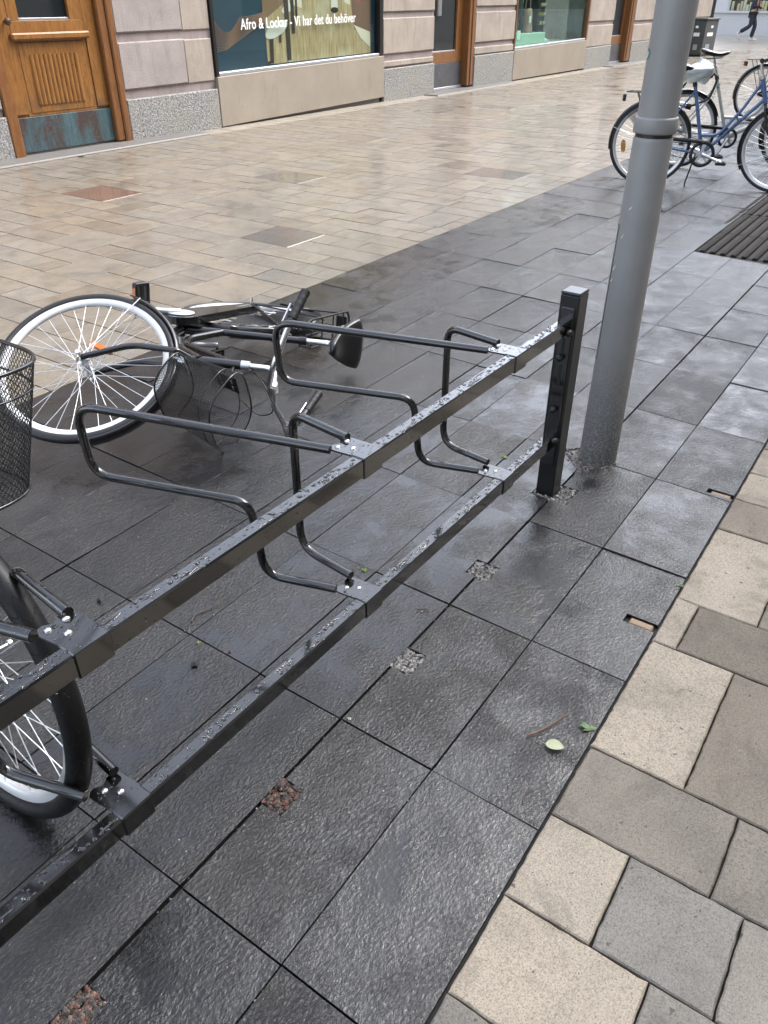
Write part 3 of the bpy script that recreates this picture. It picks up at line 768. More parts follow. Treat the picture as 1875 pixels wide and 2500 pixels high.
# ================================================================== LAMP POST
lamp = thing('lamp_post', 'grey painted steel lamp post with a collar, scuffed, standing in gravel', 'lamp post', (LAMP[0], LAMP[1], 0))
MB().lathe([(.0672, -.3), (.0672, 0), (.0665, .12), (.0625, .60), (.0572, 1.068), (.0560, 1.078), (.0545, 1.080)], 40).obj('lower_shaft', 'lamp_grey', lamp)
MB().lathe([(.0530, 1.075), (.0530, 1.092)], 40).obj('joint_gap', 'black_plastic', lamp)
MB().lathe([(.0565, 1.090), (.0605, 1.091), (.0618, 1.095), (.0618, 1.128), (.0605, 1.133), (.0552, 1.134)], 40).obj('collar', 'lamp_grey', lamp)
MB().lathe([(.0556, 1.132), (.0550, 2.0), (.045, 4.2), (.040, 5.2), (0, 5.2)], 40).obj('upper_shaft', 'lamp_grey', lamp)
# access door outline (raised lip) on the side facing the plaza/camera
ca = math.atan2(-LAMP[1], -LAMP[0])
def lp(a, z, dr=0.0):
    r = .0672 - (.0672-.0625)*min(1, max(0, z)/.6) if z < .6 else .0625-(.0625-.0572)*(z-.6)/.468
    return (r+dr)*math.cos(a), (r+dr)*math.sin(a), z
a0, a1 = ca-1.18, ca-1.18-.9
outl = []
for i in range(25): outl.append(lp(a0, .40+.42*i/24, .0004))
for i in range(9): outl.append(lp(a0+(a1-a0)*i/8, .83, .0004))
for i in range(25): outl.append(lp(a1, .82-.42*i/24, .0004))
for i in range(9): outl.append(lp(a1+(a0-a1)*i/8, .39, .0004))
MB().tube(outl, .0011, 6, closed=True).obj('door_seam', 'black_plastic', lamp)
def curved_patch(ac, zc, fn, name, mat, par, dr=.0004):
    m = MB(); ring = [fn(t*2*math.pi/20) for t in range(20)]
    vs = []
    for du, dz in ring:
        r = .0553; a = ac+du/r; vs.append(((r+dr)*math.cos(a), (r+dr)*math.sin(a), zc+dz))
    cx = ((.0553+dr)*math.cos(ac), (.0553+dr)*math.sin(ac), zc); vs.append(cx)
    m.add(vs, [(k, (k+1) % 20, 20) for k in range(20)]); return m.obj(name, mat, par)
stk = ca-1.25
curved_patch(stk, 1.290, lambda a: (.014*math.cos(a), .014*math.sin(a)), 'sticker', 'sticker_green', lamp, .0006)['label'] = 'round green sticker with a white mark'
curved_patch(stk, 1.289, lambda a: (.0035*math.cos(a), .008*math.sin(a)), 'sticker_mark', 'decal_white', lamp, .0010)
for az, zz, ln in ((-.55, .885, .012), (-.75, .80, .016), (-.95, .70, .02), (-1.0, .66, .015)):
    p0 = lp(ca+az, zz, .0003); p1 = lp(ca+az-.09, zz-ln*.4, .0003); p2 = lp(ca+az+.08, zz+ln*.6, .0003)
    MB().tube([p1, p0, p2], [.0004, .0018, .0005], 5).obj('scratch', 'decal_white', lamp)

# ================================================================== TREE GRATE
gr = thing('tree_grate', 'rusty cast iron tree grate of parallel slats over dark soil', 'tree grate', (5.62, 1.36, 0))
MB().add([(5.61, -1.3, -.055), (8.25, -1.3, -.055), (8.25, 1.365, -.055), (5.61, 1.365, -.055)], [(0, 1, 2, 3)]).obj('soil', 'grate_soil', gr, (5.62, 1.36, 0)).matrix_parent_inverse = Matrix()
for sx0, sx1 in ((5.622, 6.90), (6.93, 8.22)):
    for k in range(36):
        y1 = 1.352-.068*k
        if y1 < -1.1: break
        m = MB(); m.bbox(sx0, sx1, y1-.033, y1, -.03, .002, .005)
        o_ = m.obj('slat', 'cast_iron', gr, (5.62, 1.36, 0)); o_.location = (0, 0, U(-.002, .001))
    for xx in (sx0+.02, sx1-.02, (sx0+sx1)/2):
        m = MB(); m.box(xx-.012, xx+.012, -1.1, 1.34, -.04, -.012); o_ = m.obj('cross_bar', 'cast_iron', gr, (5.62, 1.36, 0)); o_.location = (0, 0, 0)
for c_ in gr.children:
    if c_.name.startswith('soil'): c_.location = (0, 0, 0)

# ================================================================== STREET TREE growing from the grate (its crown hangs over the right-hand paving)
tree = thing('street_tree', 'street tree rising from the iron grate beside the parked bicycles', 'tree', (6.95, -.05, 0))
tp_ = [(0, 0, -.05), (.02, .01, .8), (-.02, .03, 1.7), (.03, 0, 2.6), (.0, .05, 3.6), (.05, 0, 4.8)]
tk = MB().tube(tp_, [.15, .12, .11, .10, .075, .03], 12).obj('trunk', 'twig_dark', tree)
rt_ = random.Random(11); lv = MB(); br = MB(); tips = []
for k in range(16):
    a_ = k*2.4; z0 = 2.3+.16*k; L = 1.9*(1-.035*k); st_ = Vector((0, 0, z0)); en = Vector((L*math.cos(a_), L*math.sin(a_), z0+L*.55)); md = (st_+en)/2+Vector((0, 0, .18))
    br.tube([st_, md, en], [.045, .03, .01], 7)
    for q in range(11): tips.append(st_.lerp(en, .35+.65*q/10)+Vector((rt_.gauss(0, .28), rt_.gauss(0, .28), rt_.gauss(0, .25))))
br.obj('branch', 'twig_dark', tree)
for c0_ in tips:
    for q in range(34):
        p_ = c0_+Vector((rt_.gauss(0, .20), rt_.gauss(0, .20), rt_.gauss(0, .16))); d1 = Vector((rt_.uniform(-1, 1), rt_.uniform(-1, 1), rt_.uniform(-.5, .5))).normalized()*rt_.uniform(.045, .08); d2 = d1.orthogonal().normalized()*rt_.uniform(.02, .035)
        lv.add([p_-d1, p_+d2, p_+d1, p_-d2], [(0, 1, 2, 3)])
lv.obj('crown', 'weed_green', tree)

# ================================================================== LITTER AND SMALL GROWTH
def twig(pts, r, label, mat='twig'):
    path = fillet([(x, y, z) for x, y, z in pts], .01, 3); n = len(path)
    m = MB().tube(path, [r*(1-.55*i/n)*U(.85, 1.2) for i in range(n)], 7)
    return m.obj('twig', mat, None, None, label, 'twig')
twig([(1.186, .413, .004), (1.205, .398, .006), (1.235, .385, .005), (1.262, .374, .007), (1.285, .368, .004), (1.301, .360, .005)], .0022, 'reddish crooked twig on the dark slab beside a pale leaf')
twig([(1.019, .343, .003), (1.035, .346, .004), (1.063, .342, .003)], .0016, 'short dark twig near a slab edge on the wet pavement', 'twig_dark')
twig([(1.022, 1.338, .004), (1.050, 1.352, .004), (1.095, 1.334, .004), (1.144, 1.315, .006)], .0022, 'thin brown twig seen below the upper rack beam', 'twig_dark')
twig([(1.415, .862, .003), (1.432, .840, .004), (1.424, .826, .003)], .0016, 'tiny dark twig between two gravel squares', 'twig_dark')
# fallen leaf
m = MB(); n = 12; vs = []
for i in range(n+1):
    t = i/n; wd = .0145*math.sin(math.pi*t**.8)**.8; x = -.022+.044*t; cz = .003+.004*math.sin(3*t)
    vs += [(x, -wd, cz+.003), (x, 0, cz), (x, wd, cz+.004)]
m.add(vs, [(3*i+k, 3*i+k+1, 3*i+k+4, 3*i+k+3) for i in range(n) for k in (0, 1)], True)
lf = m.obj('leaf', 'leaf_pale', None, None, 'pale yellow-green fallen leaf on the dark slab', 'leaf'); lf.location = (1.192, .348, 0); lf.rotation_euler = (0, 0, R(-75))
MB().tube([(-.022, 0, .004), (-.036, .004, .005)], .0006, 5).obj('stalk', 'leaf_pale', lf)
def weed(x, y, n, size, label, mat='weed_green', name='weed'):
    t = thing(name, label, 'weed', (x, y, 0))
    for k in range(n):
        a = U(0, 6.28); L = size*U(.6, 1.2); m = MB(); vs = []
        for i in range(6):
            q = i/5; wd = L*.17*math.sin(math.pi*min(1, q*.92+.06)); r = L*q; z = L*(.55*q-.45*q*q)+.001
            vs += [(r*math.cos(a)-wd*math.sin(a), r*math.sin(a)+wd*math.cos(a), z+.001), (r*math.cos(a)+wd*math.sin(a), r*math.sin(a)-wd*math.cos(a), z)]
        m.add(vs, [(2*i, 2*i+1, 2*i+3, 2*i+2) for i in range(5)], True); m.obj('leaf', mat, t)
    return t
weed(1.284, .300, 6, .026, 'small green leafy weed in the joint beside a cream paver')
weed(1.94, .290, 5, .012, 'tiny green sprout at the edge of a large cream paver')
weed(1.477, 1.085, 9, .012, 'tuft of yellow-green moss by the lower clamp plate', 'moss_green', 'moss_tuft')
weed(1.462, 1.115, 6, .008, 'thin line of green moss in a slab joint', 'moss_green', 'moss_tuft')
weed(.976, 1.262, 8, .010, 'speck of green moss in a joint under the upper beam', 'moss_green', 'moss_tuft')
weed(2.33, 1.06, 8, .016, 'moss in the joint between rack post and lamp post', 'moss_green', 'moss_tuft')
weed(5.60, 7.78, 14, .05, 'grass tuft at the front of the stone doorstep', 'weed_green', 'grass_tuft')
weed(6.35, 7.80, 8, .03, 'thin grass sprig along the stone doorstep edge', 'weed_green', 'grass_tuft')
def peb(x, y, r, mat, label):
    m = MB(); stone(m, (0, 0, r*.55), r, (.1, .1, .1)); stone(m, (r*.15, 0, r*.5), r*.9, (.1, .1, .1))
    o_ = m.obj('pebble', mat, None, None, label, 'pebble'); o_.location = (x, y, 0)
peb(.939, 1.62, .010, 'pebble_dark', 'dark wet stone chip behind the upper beam')
peb(.911, 1.212, .011, 'pebble_dark', 'dark angular stone chip between the two beams')
peb(.993, .781, .0055, 'pebble_pale', 'small pale pebble at a slab corner joint')
peb(.997, 1.172, .006, 'twig', 'reddish brown stone chip between the beams')
mb = MB()
for _ in range(900):
    d = 1.0+4.5*rnd()**1.6; a = R(U(4, 62)); x, y = d*math.cos(a), d*math.sin(a)
    if .29 < y < 2.9: stone(mb, (x, y, .001), U(.0006, .0022), random.choice([(.45, .43, .4), (.5, .48, .45), (.2, .13, .1), (.06, .06, .06), (.35, .3, .24)]))
for _ in range(700):
    y = random.choice(ROWY[1:8])+U(-.003, .003); x = U(.2, 5); stone(mb, (x, y, -.006), U(.001, .0028), random.choice(GREYS+REDS))
mb.obj('grit', 'gravel', None, None, 'fine grit scattered over the wet slabs and in joints', 'grit', kind='stuff')

# ================================================================== BICYCLES
def m_tread():
    s = NT('tyre_tread'); tc = s.n('TexCoord').outputs['Object']; sep = s.n('SeparateXYZ'); s.l(tc, sep.inputs[0])
    ang = s.math('ARCTAN2', sep.outputs['Z'], sep.outputs['X']); ay = s.math('ABSOLUTE', sep.outputs['Y'])
    side = s.math('MULTIPLY', s.math('SIGN', sep.outputs['Y']), .35)
    ph = s.math('ADD', s.math('ADD', s.math('MULTIPLY', ang, 30.0), s.math('MULTIPLY', ay, 150.0)), s.math('MULTIPLY', side, 4.0))
    wv = s.math('SINE', s.math('ADD', ph, s.math('MULTIPLY', s.math('SINE', s.math('MULTIPLY', ay, 420.0)), .9)))
    g = s.ramp(wv, [(.0, 0.0), (.14, 0.0), (.24, 1.0)])
    mid = s.math('GREATER_THAN', ay, .0028)
    h = s.math('MAXIMUM', g, s.math('SUBTRACT', 1.0, mid))
    s.set(Base_Color=(.006, .006, .0065, 1), Roughness=.45, Specular_IOR_Level=.3, Normal=s.bump(h, 1.0, .012))
m_tread()
RY = Matrix.Rotation(math.pi/2, 4, 'X')      # lathe axis z -> -y/y
SPOKES = {}
def wheel(parent, name, loc, tr=.019, rim='rim_silver', Rw=.345, mtx=None, nsp=36, refl=None, tread=False, rim_w=.013, rot0=0.0):
    Rc = Rw-tr; ri = Rc-.012
    prof = [(ri-.024, -.004), (ri-.017, -rim_w*.8), (ri, -rim_w), (ri+.008, -rim_w), (ri+.008, -rim_w*.8), (ri+.002, 0), (ri+.008, rim_w*.8), (ri+.008, rim_w), (ri, rim_w), (ri-.017, rim_w*.8), (ri-.024, .004)]
    wh = MB().lathe(prof, 72, RY, closed=True).obj(name, rim, parent)
    if mtx is not None: wh.matrix_local = mtx @ Matrix.Translation(loc)
    else: wh.location = loc
    tp = []
    for k in range(16):
        a = 2*math.pi*k/16; c_, s_ = math.cos(a), math.sin(a); tp.append((Rc+tr*c_*(1 if c_ > 0 else .85), tr*1.02*s_))
    MB().lathe(tp, 90, RY, closed=True).obj('tyre', 'tyre_tread' if tread else 'tyre_rubber', wh)
    MB().lathe([(.0, -.052), (.007, -.052), (.007, -.045), (.012, -.042), (.012, -.036), (.024, -.035), (.024, -.031), (.013, -.026), (.011, 0), (.013, .026), (.024, .031), (.024, .035), (.012, .036), (.012, .042), (.007, .045), (.007, .052), (0, .052)], 20, RY).obj('hub', 'alu', wh)
    key = (round(ri, 4), nsp)
    if key not in SPOKES:
        SPOKES[key] = []
        for sy in (-1, 1):
            for tg in (-1, 1):
                a = tg*R(58); p0 = Vector((.022*math.cos(a), sy*.033, .022*math.sin(a))); p1 = Vector((ri-.022, sy*.003, 0))
                SPOKES[key].append(MB().tube([p0, p1], .0011, 5, cap=False).add([], []).obj('spoke', 'spoke_steel', mesh_only=True))
    for k in range(nsp):
        o_ = link('spoke', SPOKES[key][(k % 2)*2+((k//2) % 2)], wh); o_.rotation_euler = (0, rot0+2*math.pi*k/nsp, 0)
    v = MB().tube([(ri-.012, .001, 0), (ri-.045, .001, 0)], .003, 7); o_ = v.obj('valve', 'black_plastic', wh); o_.rotation_euler = (0, rot0+.1, 0)
    if refl:
        mat, ang, rr = refl[:3]; rw_ = refl[3] if len(refl) > 3 else .0105; m = MB(); pts = []
        nn = 12
        for sgn in (1, -1):
            for i in range(nn+1):
                t = (i/nn-.5)*sgn; pts.append((rr+sgn*rw_*math.sqrt(max(.02, 1-(2*t)**4)), t*.105))
        m.prism(pts, lambda p: (p[0], -.007, p[1]), lambda p: (p[0], .007, p[1])); o_ = m.obj('reflector', mat, wh); o_.rotation_euler = (0, ang, 0)
    return wh
def lattice(mb, fn, nu, nv, r, closed=True):
    """diamond wire lattice on fn(u, v)"""
    P = {}
    for j in range(nv+1):
        for i in range(nu+1):
            P[i, j] = Vector(fn((i+(.5 if j % 2 else 0))/nu, j/nv))
    def wire(a, b):
        d = (b-a)
        if d.length < 1e-6: return
        u = d.orthogonal().normalized()*r; v = d.cross(u).normalized()*r
        ps = [u, -u*.5+v*.87, -u*.5-v*.87]
        mb.add([a+p for p in ps]+[b+p for p in ps], [(0, 1, 4, 3), (1, 2, 5, 4), (2, 0, 3, 5)], True)
    for j in range(nv):
        for i in range(nu):
            a = P[i, j]
            if j % 2 == 0:
                wire(a, P[i, j+1]); wire(a, P[i-1, j+1] if i > 0 else (P[nu-1, j+1] if closed else P[i, j+1]))
            else:
                wire(a, P[i, j+1]); wire(a, P[i+1, j+1] if (i+1 <= nu) else P[0, j+1])
def rrect(u, hx, hy, rad, e=4.0):
    a = 2*math.pi*u; c_, s_ = math.cos(a), math.sin(a)
    k = (abs(c_)**e+abs(s_)**e)**(-1/e); return hx*c_*k, hy*s_*k
def basket(parent, loc, mtx, top, bot, h, cell=.0115, flat_front=True, wire=.0008, name='basket'):
    b = MB()
    def f(u, v):
        hx, hy = bot[0]+(top[0]-bot[0])*v, bot[1]+(top[1]-bot[1])*v
        x, y = rrect(u, hx, hy, 0, 3.2); return (x, y, h*v)
    per = 2*math.pi*(top[0]+top[1])/2; nu = int(per/cell); nv = int(h/(cell*.55)); nv -= nv % 2
    lattice(b, f, nu, nv, wire)
    ng = int(2*bot[1]/cell); 
    def g(u, v):
        y = (v*2-1)*bot[1]*.97; k = (max(0, 1-(abs(y)/bot[1])**3.2))**(1/3.2); return ((u*2-1)*bot[0]*k, y, 0)
    lattice(b, g, int(2*bot[0]/cell), ng*2, wire, False)
    ob = b.obj(name, 'black_plastic', parent)
    if mtx is not None: ob.matrix_local = mtx @ Matrix.Translation(loc)
    else: ob.location = loc
    for nm, v, r in (('rim_wire', 1.0, .0036), ('band_wire', .80, .0022), ('base_wire', 0.0, .0036)):
        MB().tube([f(i/48, v) for i in range(48)], r, 8, closed=True).obj(nm, 'black_gloss', ob)
    if flat_front:
        m = MB(); m.bbox(-top[0]-.002, -top[0]+.006, -.045, .045, h*.45, h*.82, .002); m.obj('mount_plate', 'black_plastic', ob)
        for dy in (-.028, .01):
            for dz in (.52, .72):
                q = MB(); q.bbox(-top[0]+.006, -top[0]+.008, dy, dy+.022, h*dz, h*dz+.007, .0005); q.obj('slot', 'bolt_steel', ob)
    return ob
def saddle(parent, M, mat='saddle_skin', L=.265, W=.19, T=.055, name='saddle'):
    m = MB(); n, k = 16, 14; vs = []
    for i in range(n+1):
        t = i/n; x = -L*.45+L*t
        wd = W/2*((1-t)**.9*(.92+.16*math.sin(t*4)))+.021; wd *= min(1, (t+.02)*9)**.5*min(1, (1.015-t)*14)**.5
        hh = T*(1-.45*t)*min(1, (1.02-t)*9)**.5*min(1, (t+.03)*7)**.5; zt = .012*math.cos(t*5)+.012*(1-t)
        for j in range(k):
            a = 2*math.pi*j/k; c_, s_ = math.cos(a), math.sin(a)
            vs.append((x, wd*math.copysign(abs(c_)**.85, c_), zt+(hh*.30*s_ if s_ > 0 else hh*.75*s_*(1 if abs(c_) > .25 else .7))))
    fs = [(i*k+j, i*k+(j+1) % k, (i+1)*k+(j+1) % k, (i+1)*k+j) for i in range(n) for j in range(k)]
    fs += [tuple(range(k))[::-1], tuple(range(n*k, n*k+k))]
    m.add(vs, fs, True); ob = m.obj(name, mat, parent); ob.matrix_local = M
    r = MB()
    for sy in (-1, 1): r.tube(fillet([(-.08, sy*.05, -.03), (-.05, sy*.022, -.048), (.07, sy*.02, -.045), (.12, sy*.008, -.012)], .02, 4), .0035, 6)
    r.obj('rails', 'alu', ob)
    if W > .2:
        for sy in (-1, 1): MB().lathe([(.013, 0), (.016, -.012), (.016, -.024), (.013, -.036)], 12, Matrix.Translation((-.075, sy*.055, -.025))).obj('spring', 'alu', ob)
    return ob
def fender(parent, name, c, R_, a0, a1, w=.026, mat='black_gloss', mtx=None, n=26, t=.0016):
    m = MB(); vs = []; secs = [(-w, -.012), (-w*.72, -.003), (0, .001), (w*.72, -.003), (w, -.012)]
    for i in range(n+1):
        a = a0+(a1-a0)*i/n
        for y, dr in secs: vs.append((c[0]+(R_+dr)*math.cos(a), y, c[1]+(R_+dr)*math.sin(a)))
        for y, dr in secs[::-1]: vs.append((c[0]+(R_+dr-t)*math.cos(a), y*.96, c[1]+(R_+dr-t)*math.sin(a)))
    k = 10; m.add(vs, [(i*k+j, i*k+(j+1) % k, (i+1)*k+(j+1) % k, (i+1)*k+j) for i in range(n) for j in range(k)]+[tuple(range(k)), tuple(range(n*k, n*k+k))], True)
    ob = m.obj(name, mat, parent)
    if mtx is not None: ob.matrix_local = mtx
    return ob
def stays(parent, pts_list, r=.0022, mat='spoke_steel'):
    m = MB()
    for p in pts_list: m.tube(p, r, 6)
    return m.obj('stay', mat, parent)
HB = Vector((.90, 0, .60)); SA = R(70); AXIS = Vector((-math.cos(SA), 0, math.sin(SA)))
def bicycle(name, label, group=None, WB=1.08, steer=0.0, frame='black_gloss', fork='black_gloss', rim='rim_silver', tr=.019, seat=(.283, .816), saddle_z=.93, saddle_kw=None,
            case='ring', ring_r=.105, crank=0.3, carrier=True, skirt=None, fbasket=None, bar=None, refl_r=None, refl_f=None, dt_r=.015, style='lady', fender_mat='black_gloss', tread=False,
            stand=None, seatpost='chrome', bag=False, lamp_front=False, crank_mat='alu', fender_f=(R(20), R(150)), rot_f=0.0, front_basket_first=False, flat=False, bars=True):
    t = thing(name, label, 'bicycle', (0, 0, 0), 0, group)
    S = Matrix.Translation(HB) @ Matrix.Rotation(steer, 4, AXIS) @ Matrix.Translation(-HB)
    RH = Vector((0, 0, .345)); FH = Vector((WB, 0, .345)); BB = Vector((.45, 0, .285)); ST = Vector((seat[0], 0, seat[1]))
    hx = lambda z: HB.x-(z-.60)/math.tan(SA)
    HT, HBm = Vector((hx(.865), 0, .865)), Vector((hx(.69), 0, .69))
    m = MB()
    m.tube([BB, ST], .0155, 12); m.tube([HT, HBm], .0185, 14)
    if style == 'lady':
        m.tube(fillet([HBm+Vector((0, 0, .045)), (.66, 0, .505), BB+Vector((.02, 0, .02))], .5, 10), dt_r, 12)
        m.tube(fillet([HT-Vector((0, 0, .03)), (.70, 0, .64), (.55, 0, .43), BB+(ST-BB)*.27], [.3, .12], 8), .0125, 12)
        m.tube([(.66, 0, .60), (.69, 0, .545)], .008, 8)
    else:   # one low, fat, curved main tube with a strut back to the seat tube
        m.tube(fillet([HBm+Vector((0, 0, .03)), (.70, 0, .40), BB+Vector((.03, 0, .02))], .22, 12), .021, 14)
        m.tube(fillet([HT-Vector((0, 0, .06)), (.70, 0, .52), (.60, 0, .45), BB+(ST-BB)*.34], [.12, .1], 8), .0155, 12)
    for sy in (-1, 1):
        m.tube(fillet([BB+Vector((-.02, sy*.02, 0)), (.32, sy*.045, .30), (.01, sy*.062, .345)], .1, 5), .009, 8)
        m.tube(fillet([ST-Vector((-.01, sy*-.01, .06)), (.20, sy*.042, .62), (.0, sy*.064, .35)], .2, 5), .0075, 8)
    m.tube([BB-Vector((0, .035, 0)), BB+Vector((0, .035, 0))], .021, 14)
    fr = m.obj('frame', frame, t)
    # fork and steered parts
    f = MB()
    for sy in (-1, 1):
        f.tube(fillet([(hx(.675), sy*.012, .675), (hx(.64)+.002, sy*.048, .64), (hx(.48), sy*.05, .48), (WB-.03, sy*.05, .375), (WB, sy*.05, .345)], [.02, .2, .1], 6), .0115, 10)
    f.tube([(hx(.69), 0, .69), (hx(.62), 0, .62)], .016, 10)
    fo = f.obj('fork', fork, t); fo.matrix_local = S
    MB().tube([(WB, -.085, .345), (WB, -.078, .345)], .010, 10).tube([(WB, -.078, .345), (WB, .078, .345)], .0048, 8).tube([(WB, .078, .345), (WB, .085, .345)], .010, 10).obj('axle', 'bolt_steel', fo)
    MB().tube([(0, -.10, .345), (0, .10, .345)], .0048, 8).tube([(0, -.092, .345), (0, -.080, .345)], .0085, 6).obj('axle', 'bolt_steel', fr)
    wheel(t, 'front_wheel', FH, tr, rim, mtx=S, refl=refl_f, tread=tread, rot0=rot_f)
    wheel(t, 'rear_wheel', RH, tr, rim, refl=refl_r, tread=False)
    ff = fender(t, 'front_fender', (WB, .345), .345+.012, fender_f[0], fender_f[1], .026, fender_mat, S)
    stays(ff, [[(WB, sy*.055, .345), (WB+.352*math.cos(fender_f[1]-.12), sy*.024, .345+.352*math.sin(fender_f[1]-.12))] for sy in (-1, 1)])
    rf = fender(t, 'rear_fender', (0, .345), .345+.012, R(20), R(190), .026, fender_mat)
    stays(rf, [[(0, sy*.066, .345), (.352*math.cos(R(160)), sy*.024, .345+.352*math.sin(R(160)))] for sy in (-1, 1)])
    # brake
    b = MB(); b.bbox(hx(.68)+.02, hx(.68)+.05, -.04, .04, .66, .69, .004)
    for sy in (-1, 1): b.tube([(hx(.68)+.035, sy*.038, .675), (hx(.68)+.04, sy*.032, .635)], .006, 7)
    bk = b.obj('brake', 'alu', t); bk.matrix_local = S
    # stem and handlebar
    cl = Vector((hx(.99)+.075, 0, 1.025))
    if bars:
        st = MB().tube(fillet([(hx(.85), 0, .85), (hx(.985), 0, .985), cl], .04, 6), .0115, 12).tube([cl-Vector((0, .022, 0)), cl+Vector((0, .022, 0))], .017, 12).obj('stem', 'chrome', t); st.matrix_local = S
        MB().tube([(hx(.865), 0, .865), (hx(.895), 0, .895)], .019, 14).obj('headset', 'alu', st)
        hb = []
        for sy in (-1, 1):
            if flat: hb.append(fillet([cl, cl+Vector((.02, sy*.06, .0)), cl+Vector((.03, sy*.16, .012)), cl+Vector((.0, sy*.29, .012))], [.04, .07], 7)); continue
            hb.append(fillet([cl, cl+Vector((.035, sy*.06, .01)), cl+Vector((.03, sy*.19, .045)), cl+Vector((-.09, sy*.275, .045)), cl+Vector((-.22, sy*.30, .035))], [.04, .07, .08], 7))
        h = MB().tube(hb[0][::-1]+hb[1][1:], .0112, 12); ho = h.obj('handlebar', 'chrome', t); ho.matrix_local = S
        for sy, path in ((-1, hb[0]), (1, hb[1])):
            e, e0 = path[-1], path[-2]; d = (e-e0).normalized(); g = MB()
            pr = [e-d*.105+d*(.115*i/14) for i in range(15)]; g.tube(pr, [.0165*(1.08 if i % 3 == 1 else .98) if 2 < i < 13 else .0175 for i in range(15)], 14); g.obj('grip', 'black_rubber', ho)
            q = e-d*.12
            MB().tube([q+d*.01, q-d*.018], .018, 12).obj('lever_clamp', 'black_plastic', ho)
            MB().tube(fillet([q, q+Vector((.035, -sy*.0, -.02)), q+d*.11+Vector((.05, 0, -.022))], .02, 5), .0045, 8).obj('brake_lever', 'alu', ho)
    # saddle
    sd_ = (ST-BB).normalized(); sp = ST+sd_*((saddle_z-.03-ST.z)/sd_.z)
    MB().tube([ST-sd_*.05, sp], .0128, 12).obj('seat_post', seatpost, t)
    MB().tube([ST-sd_*.02, ST+sd_*.012], .0185, 12).obj('seat_clamp', 'black_plastic', fr)
    sad = saddle(t, Matrix.Translation((sp.x+.0, 0, saddle_z-.01)) @ Matrix.Rotation(R(-2), 4, 'Y'), **(saddle_kw or {}))
    # cranks
    cs = MB()
    for sy, aa in ((-1, crank), (1, crank+math.pi)):
        e = BB+Vector((.17*math.cos(aa), sy*.084, .17*math.sin(aa))); s0 = BB+Vector((0, sy*.070, 0))
        cs.tube([s0, s0+(e-s0)*.5, e], [.015, .012, .013], 8); cs.tube([BB+Vector((0, sy*.03, 0)), BB+Vector((0, sy*.078, 0))], .010, 8)
    co = cs.obj('crank_set', crank_mat, t)
    for sy, aa in ((-1, crank), (1, crank+math.pi)):
        e = BB+Vector((.17*math.cos(aa), sy*.084, .17*math.sin(aa)))
        p = MB(); p.tube([e, e+Vector((0, sy*.11, 0))], .006, 8)
        p.bbox(e.x-.042, e.x-.026, min(e.y+sy*.02, e.y+sy*.11), max(e.y+sy*.02, e.y+sy*.11), e.z-.013, e.z+.013, .004); p.bbox(e.x+.026, e.x+.042, min(e.y+sy*.02, e.y+sy*.11), max(e.y+sy*.02, e.y+sy*.11), e.z-.013, e.z+.013, .004)
        for yy in (.02, .098): p.bbox(e.x-.04, e.x+.04, min(e.y+sy*yy, e.y+sy*(yy+.014)), max(e.y+sy*yy, e.y+sy*(yy+.014)), e.z-.012, e.z+.012, .003)
        p.bbox(e.x-.012, e.x+.012, min(e.y+sy*.02, e.y+sy*.10), max(e.y+sy*.02, e.y+sy*.10), e.z-.010, e.z+.010, .003)
        po = p.obj('pedal', 'black_plastic', t)
        for dx in (-.0425, .0425): MB().bbox(e.x+dx-.0015, e.x+dx+.0015, min(e.y+sy*.035, e.y+sy*.09), max(e.y+sy*.035, e.y+sy*.09), e.z-.007, e.z+.007, .001).obj('pedal_reflector', 'orange_reflector', po)
    if case == 'full':
        pts = [(BB.x+.092*math.cos(a), BB.z+.092*math.sin(a)) for a in [R(-100)+R(205)*i/16 for i in range(17)]] + [(.0, .345+.034), (-.035, .370), (-.045, .345), (-.035, .32), (0, .311)]
        c = MB().prism(pts, lambda p: (p[0], -.030, p[1]), lambda p: (p[0], -.064, p[1])); co_ = c.obj('chain_case', 'black_gloss', t)
        MB().lathe([(.0, 0), (.058, 0), (.062, .002), (.060, .006), (.02, .008), (0, .008)], 28, Matrix.Translation((BB.x, -.0645, BB.z)) @ Matrix.Rotation(math.pi/2, 4, 'X')).obj('chain_ring_cover', crank_mat, co_)
    elif case == 'ring':
        c = MB()
        for r0, r1 in ((ring_r, ring_r*.74),):
            c.lathe([(r1, -.004), (r1+.006, -.009), (r0-.004, -.009), (r0, -.004), (r0, .006), (r1, .006)], 40, Matrix.Translation((BB.x, -.05, BB.z)) @ RY, closed=True)
        c.tube([(BB.x-.02, -.048, BB.z+ring_r*.93), (.10, -.052, .345+.052), (-.02, -.052, .345+.052)], [.011, .014, .010], 8)
        c.tube([(BB.x-.02, -.048, BB.z+ring_r*.93), (.10, -.046, .345+.052)], .016, 8)
        co_ = c.obj('chain_guard', 'black_plastic', t)
        sp_ = MB()
        for k in range(5):
            a = R(20+72*k); d = Vector((math.cos(a), 0, math.sin(a))); sdv = Vector((-math.sin(a), 0, math.cos(a)))
            sp_.add([BB+Vector((0, -.052, 0))+d*.012+sdv*.016, BB+Vector((0, -.052, 0))+d*.012-sdv*.016, BB+Vector((0, -.052, 0))+d*ring_r*.78-sdv*.006, BB+Vector((0, -.052, 0))+d*ring_r*.78+sdv*.006,
                     BB+Vector((0, -.047, 0))+d*.012+sdv*.016, BB+Vector((0, -.047, 0))+d*.012-sdv*.016, BB+Vector((0, -.047, 0))+d*ring_r*.78-sdv*.006, BB+Vector((0, -.047, 0))+d*ring_r*.78+sdv*.006],
                    [(0, 1, 2, 3), (7, 6, 5, 4), (0, 4, 5, 1), (1, 5, 6, 2), (2, 6, 7, 3), (3, 7, 4, 0)])
        sp_.obj('chain_ring', 'alu', co_)
        ch = MB(); 
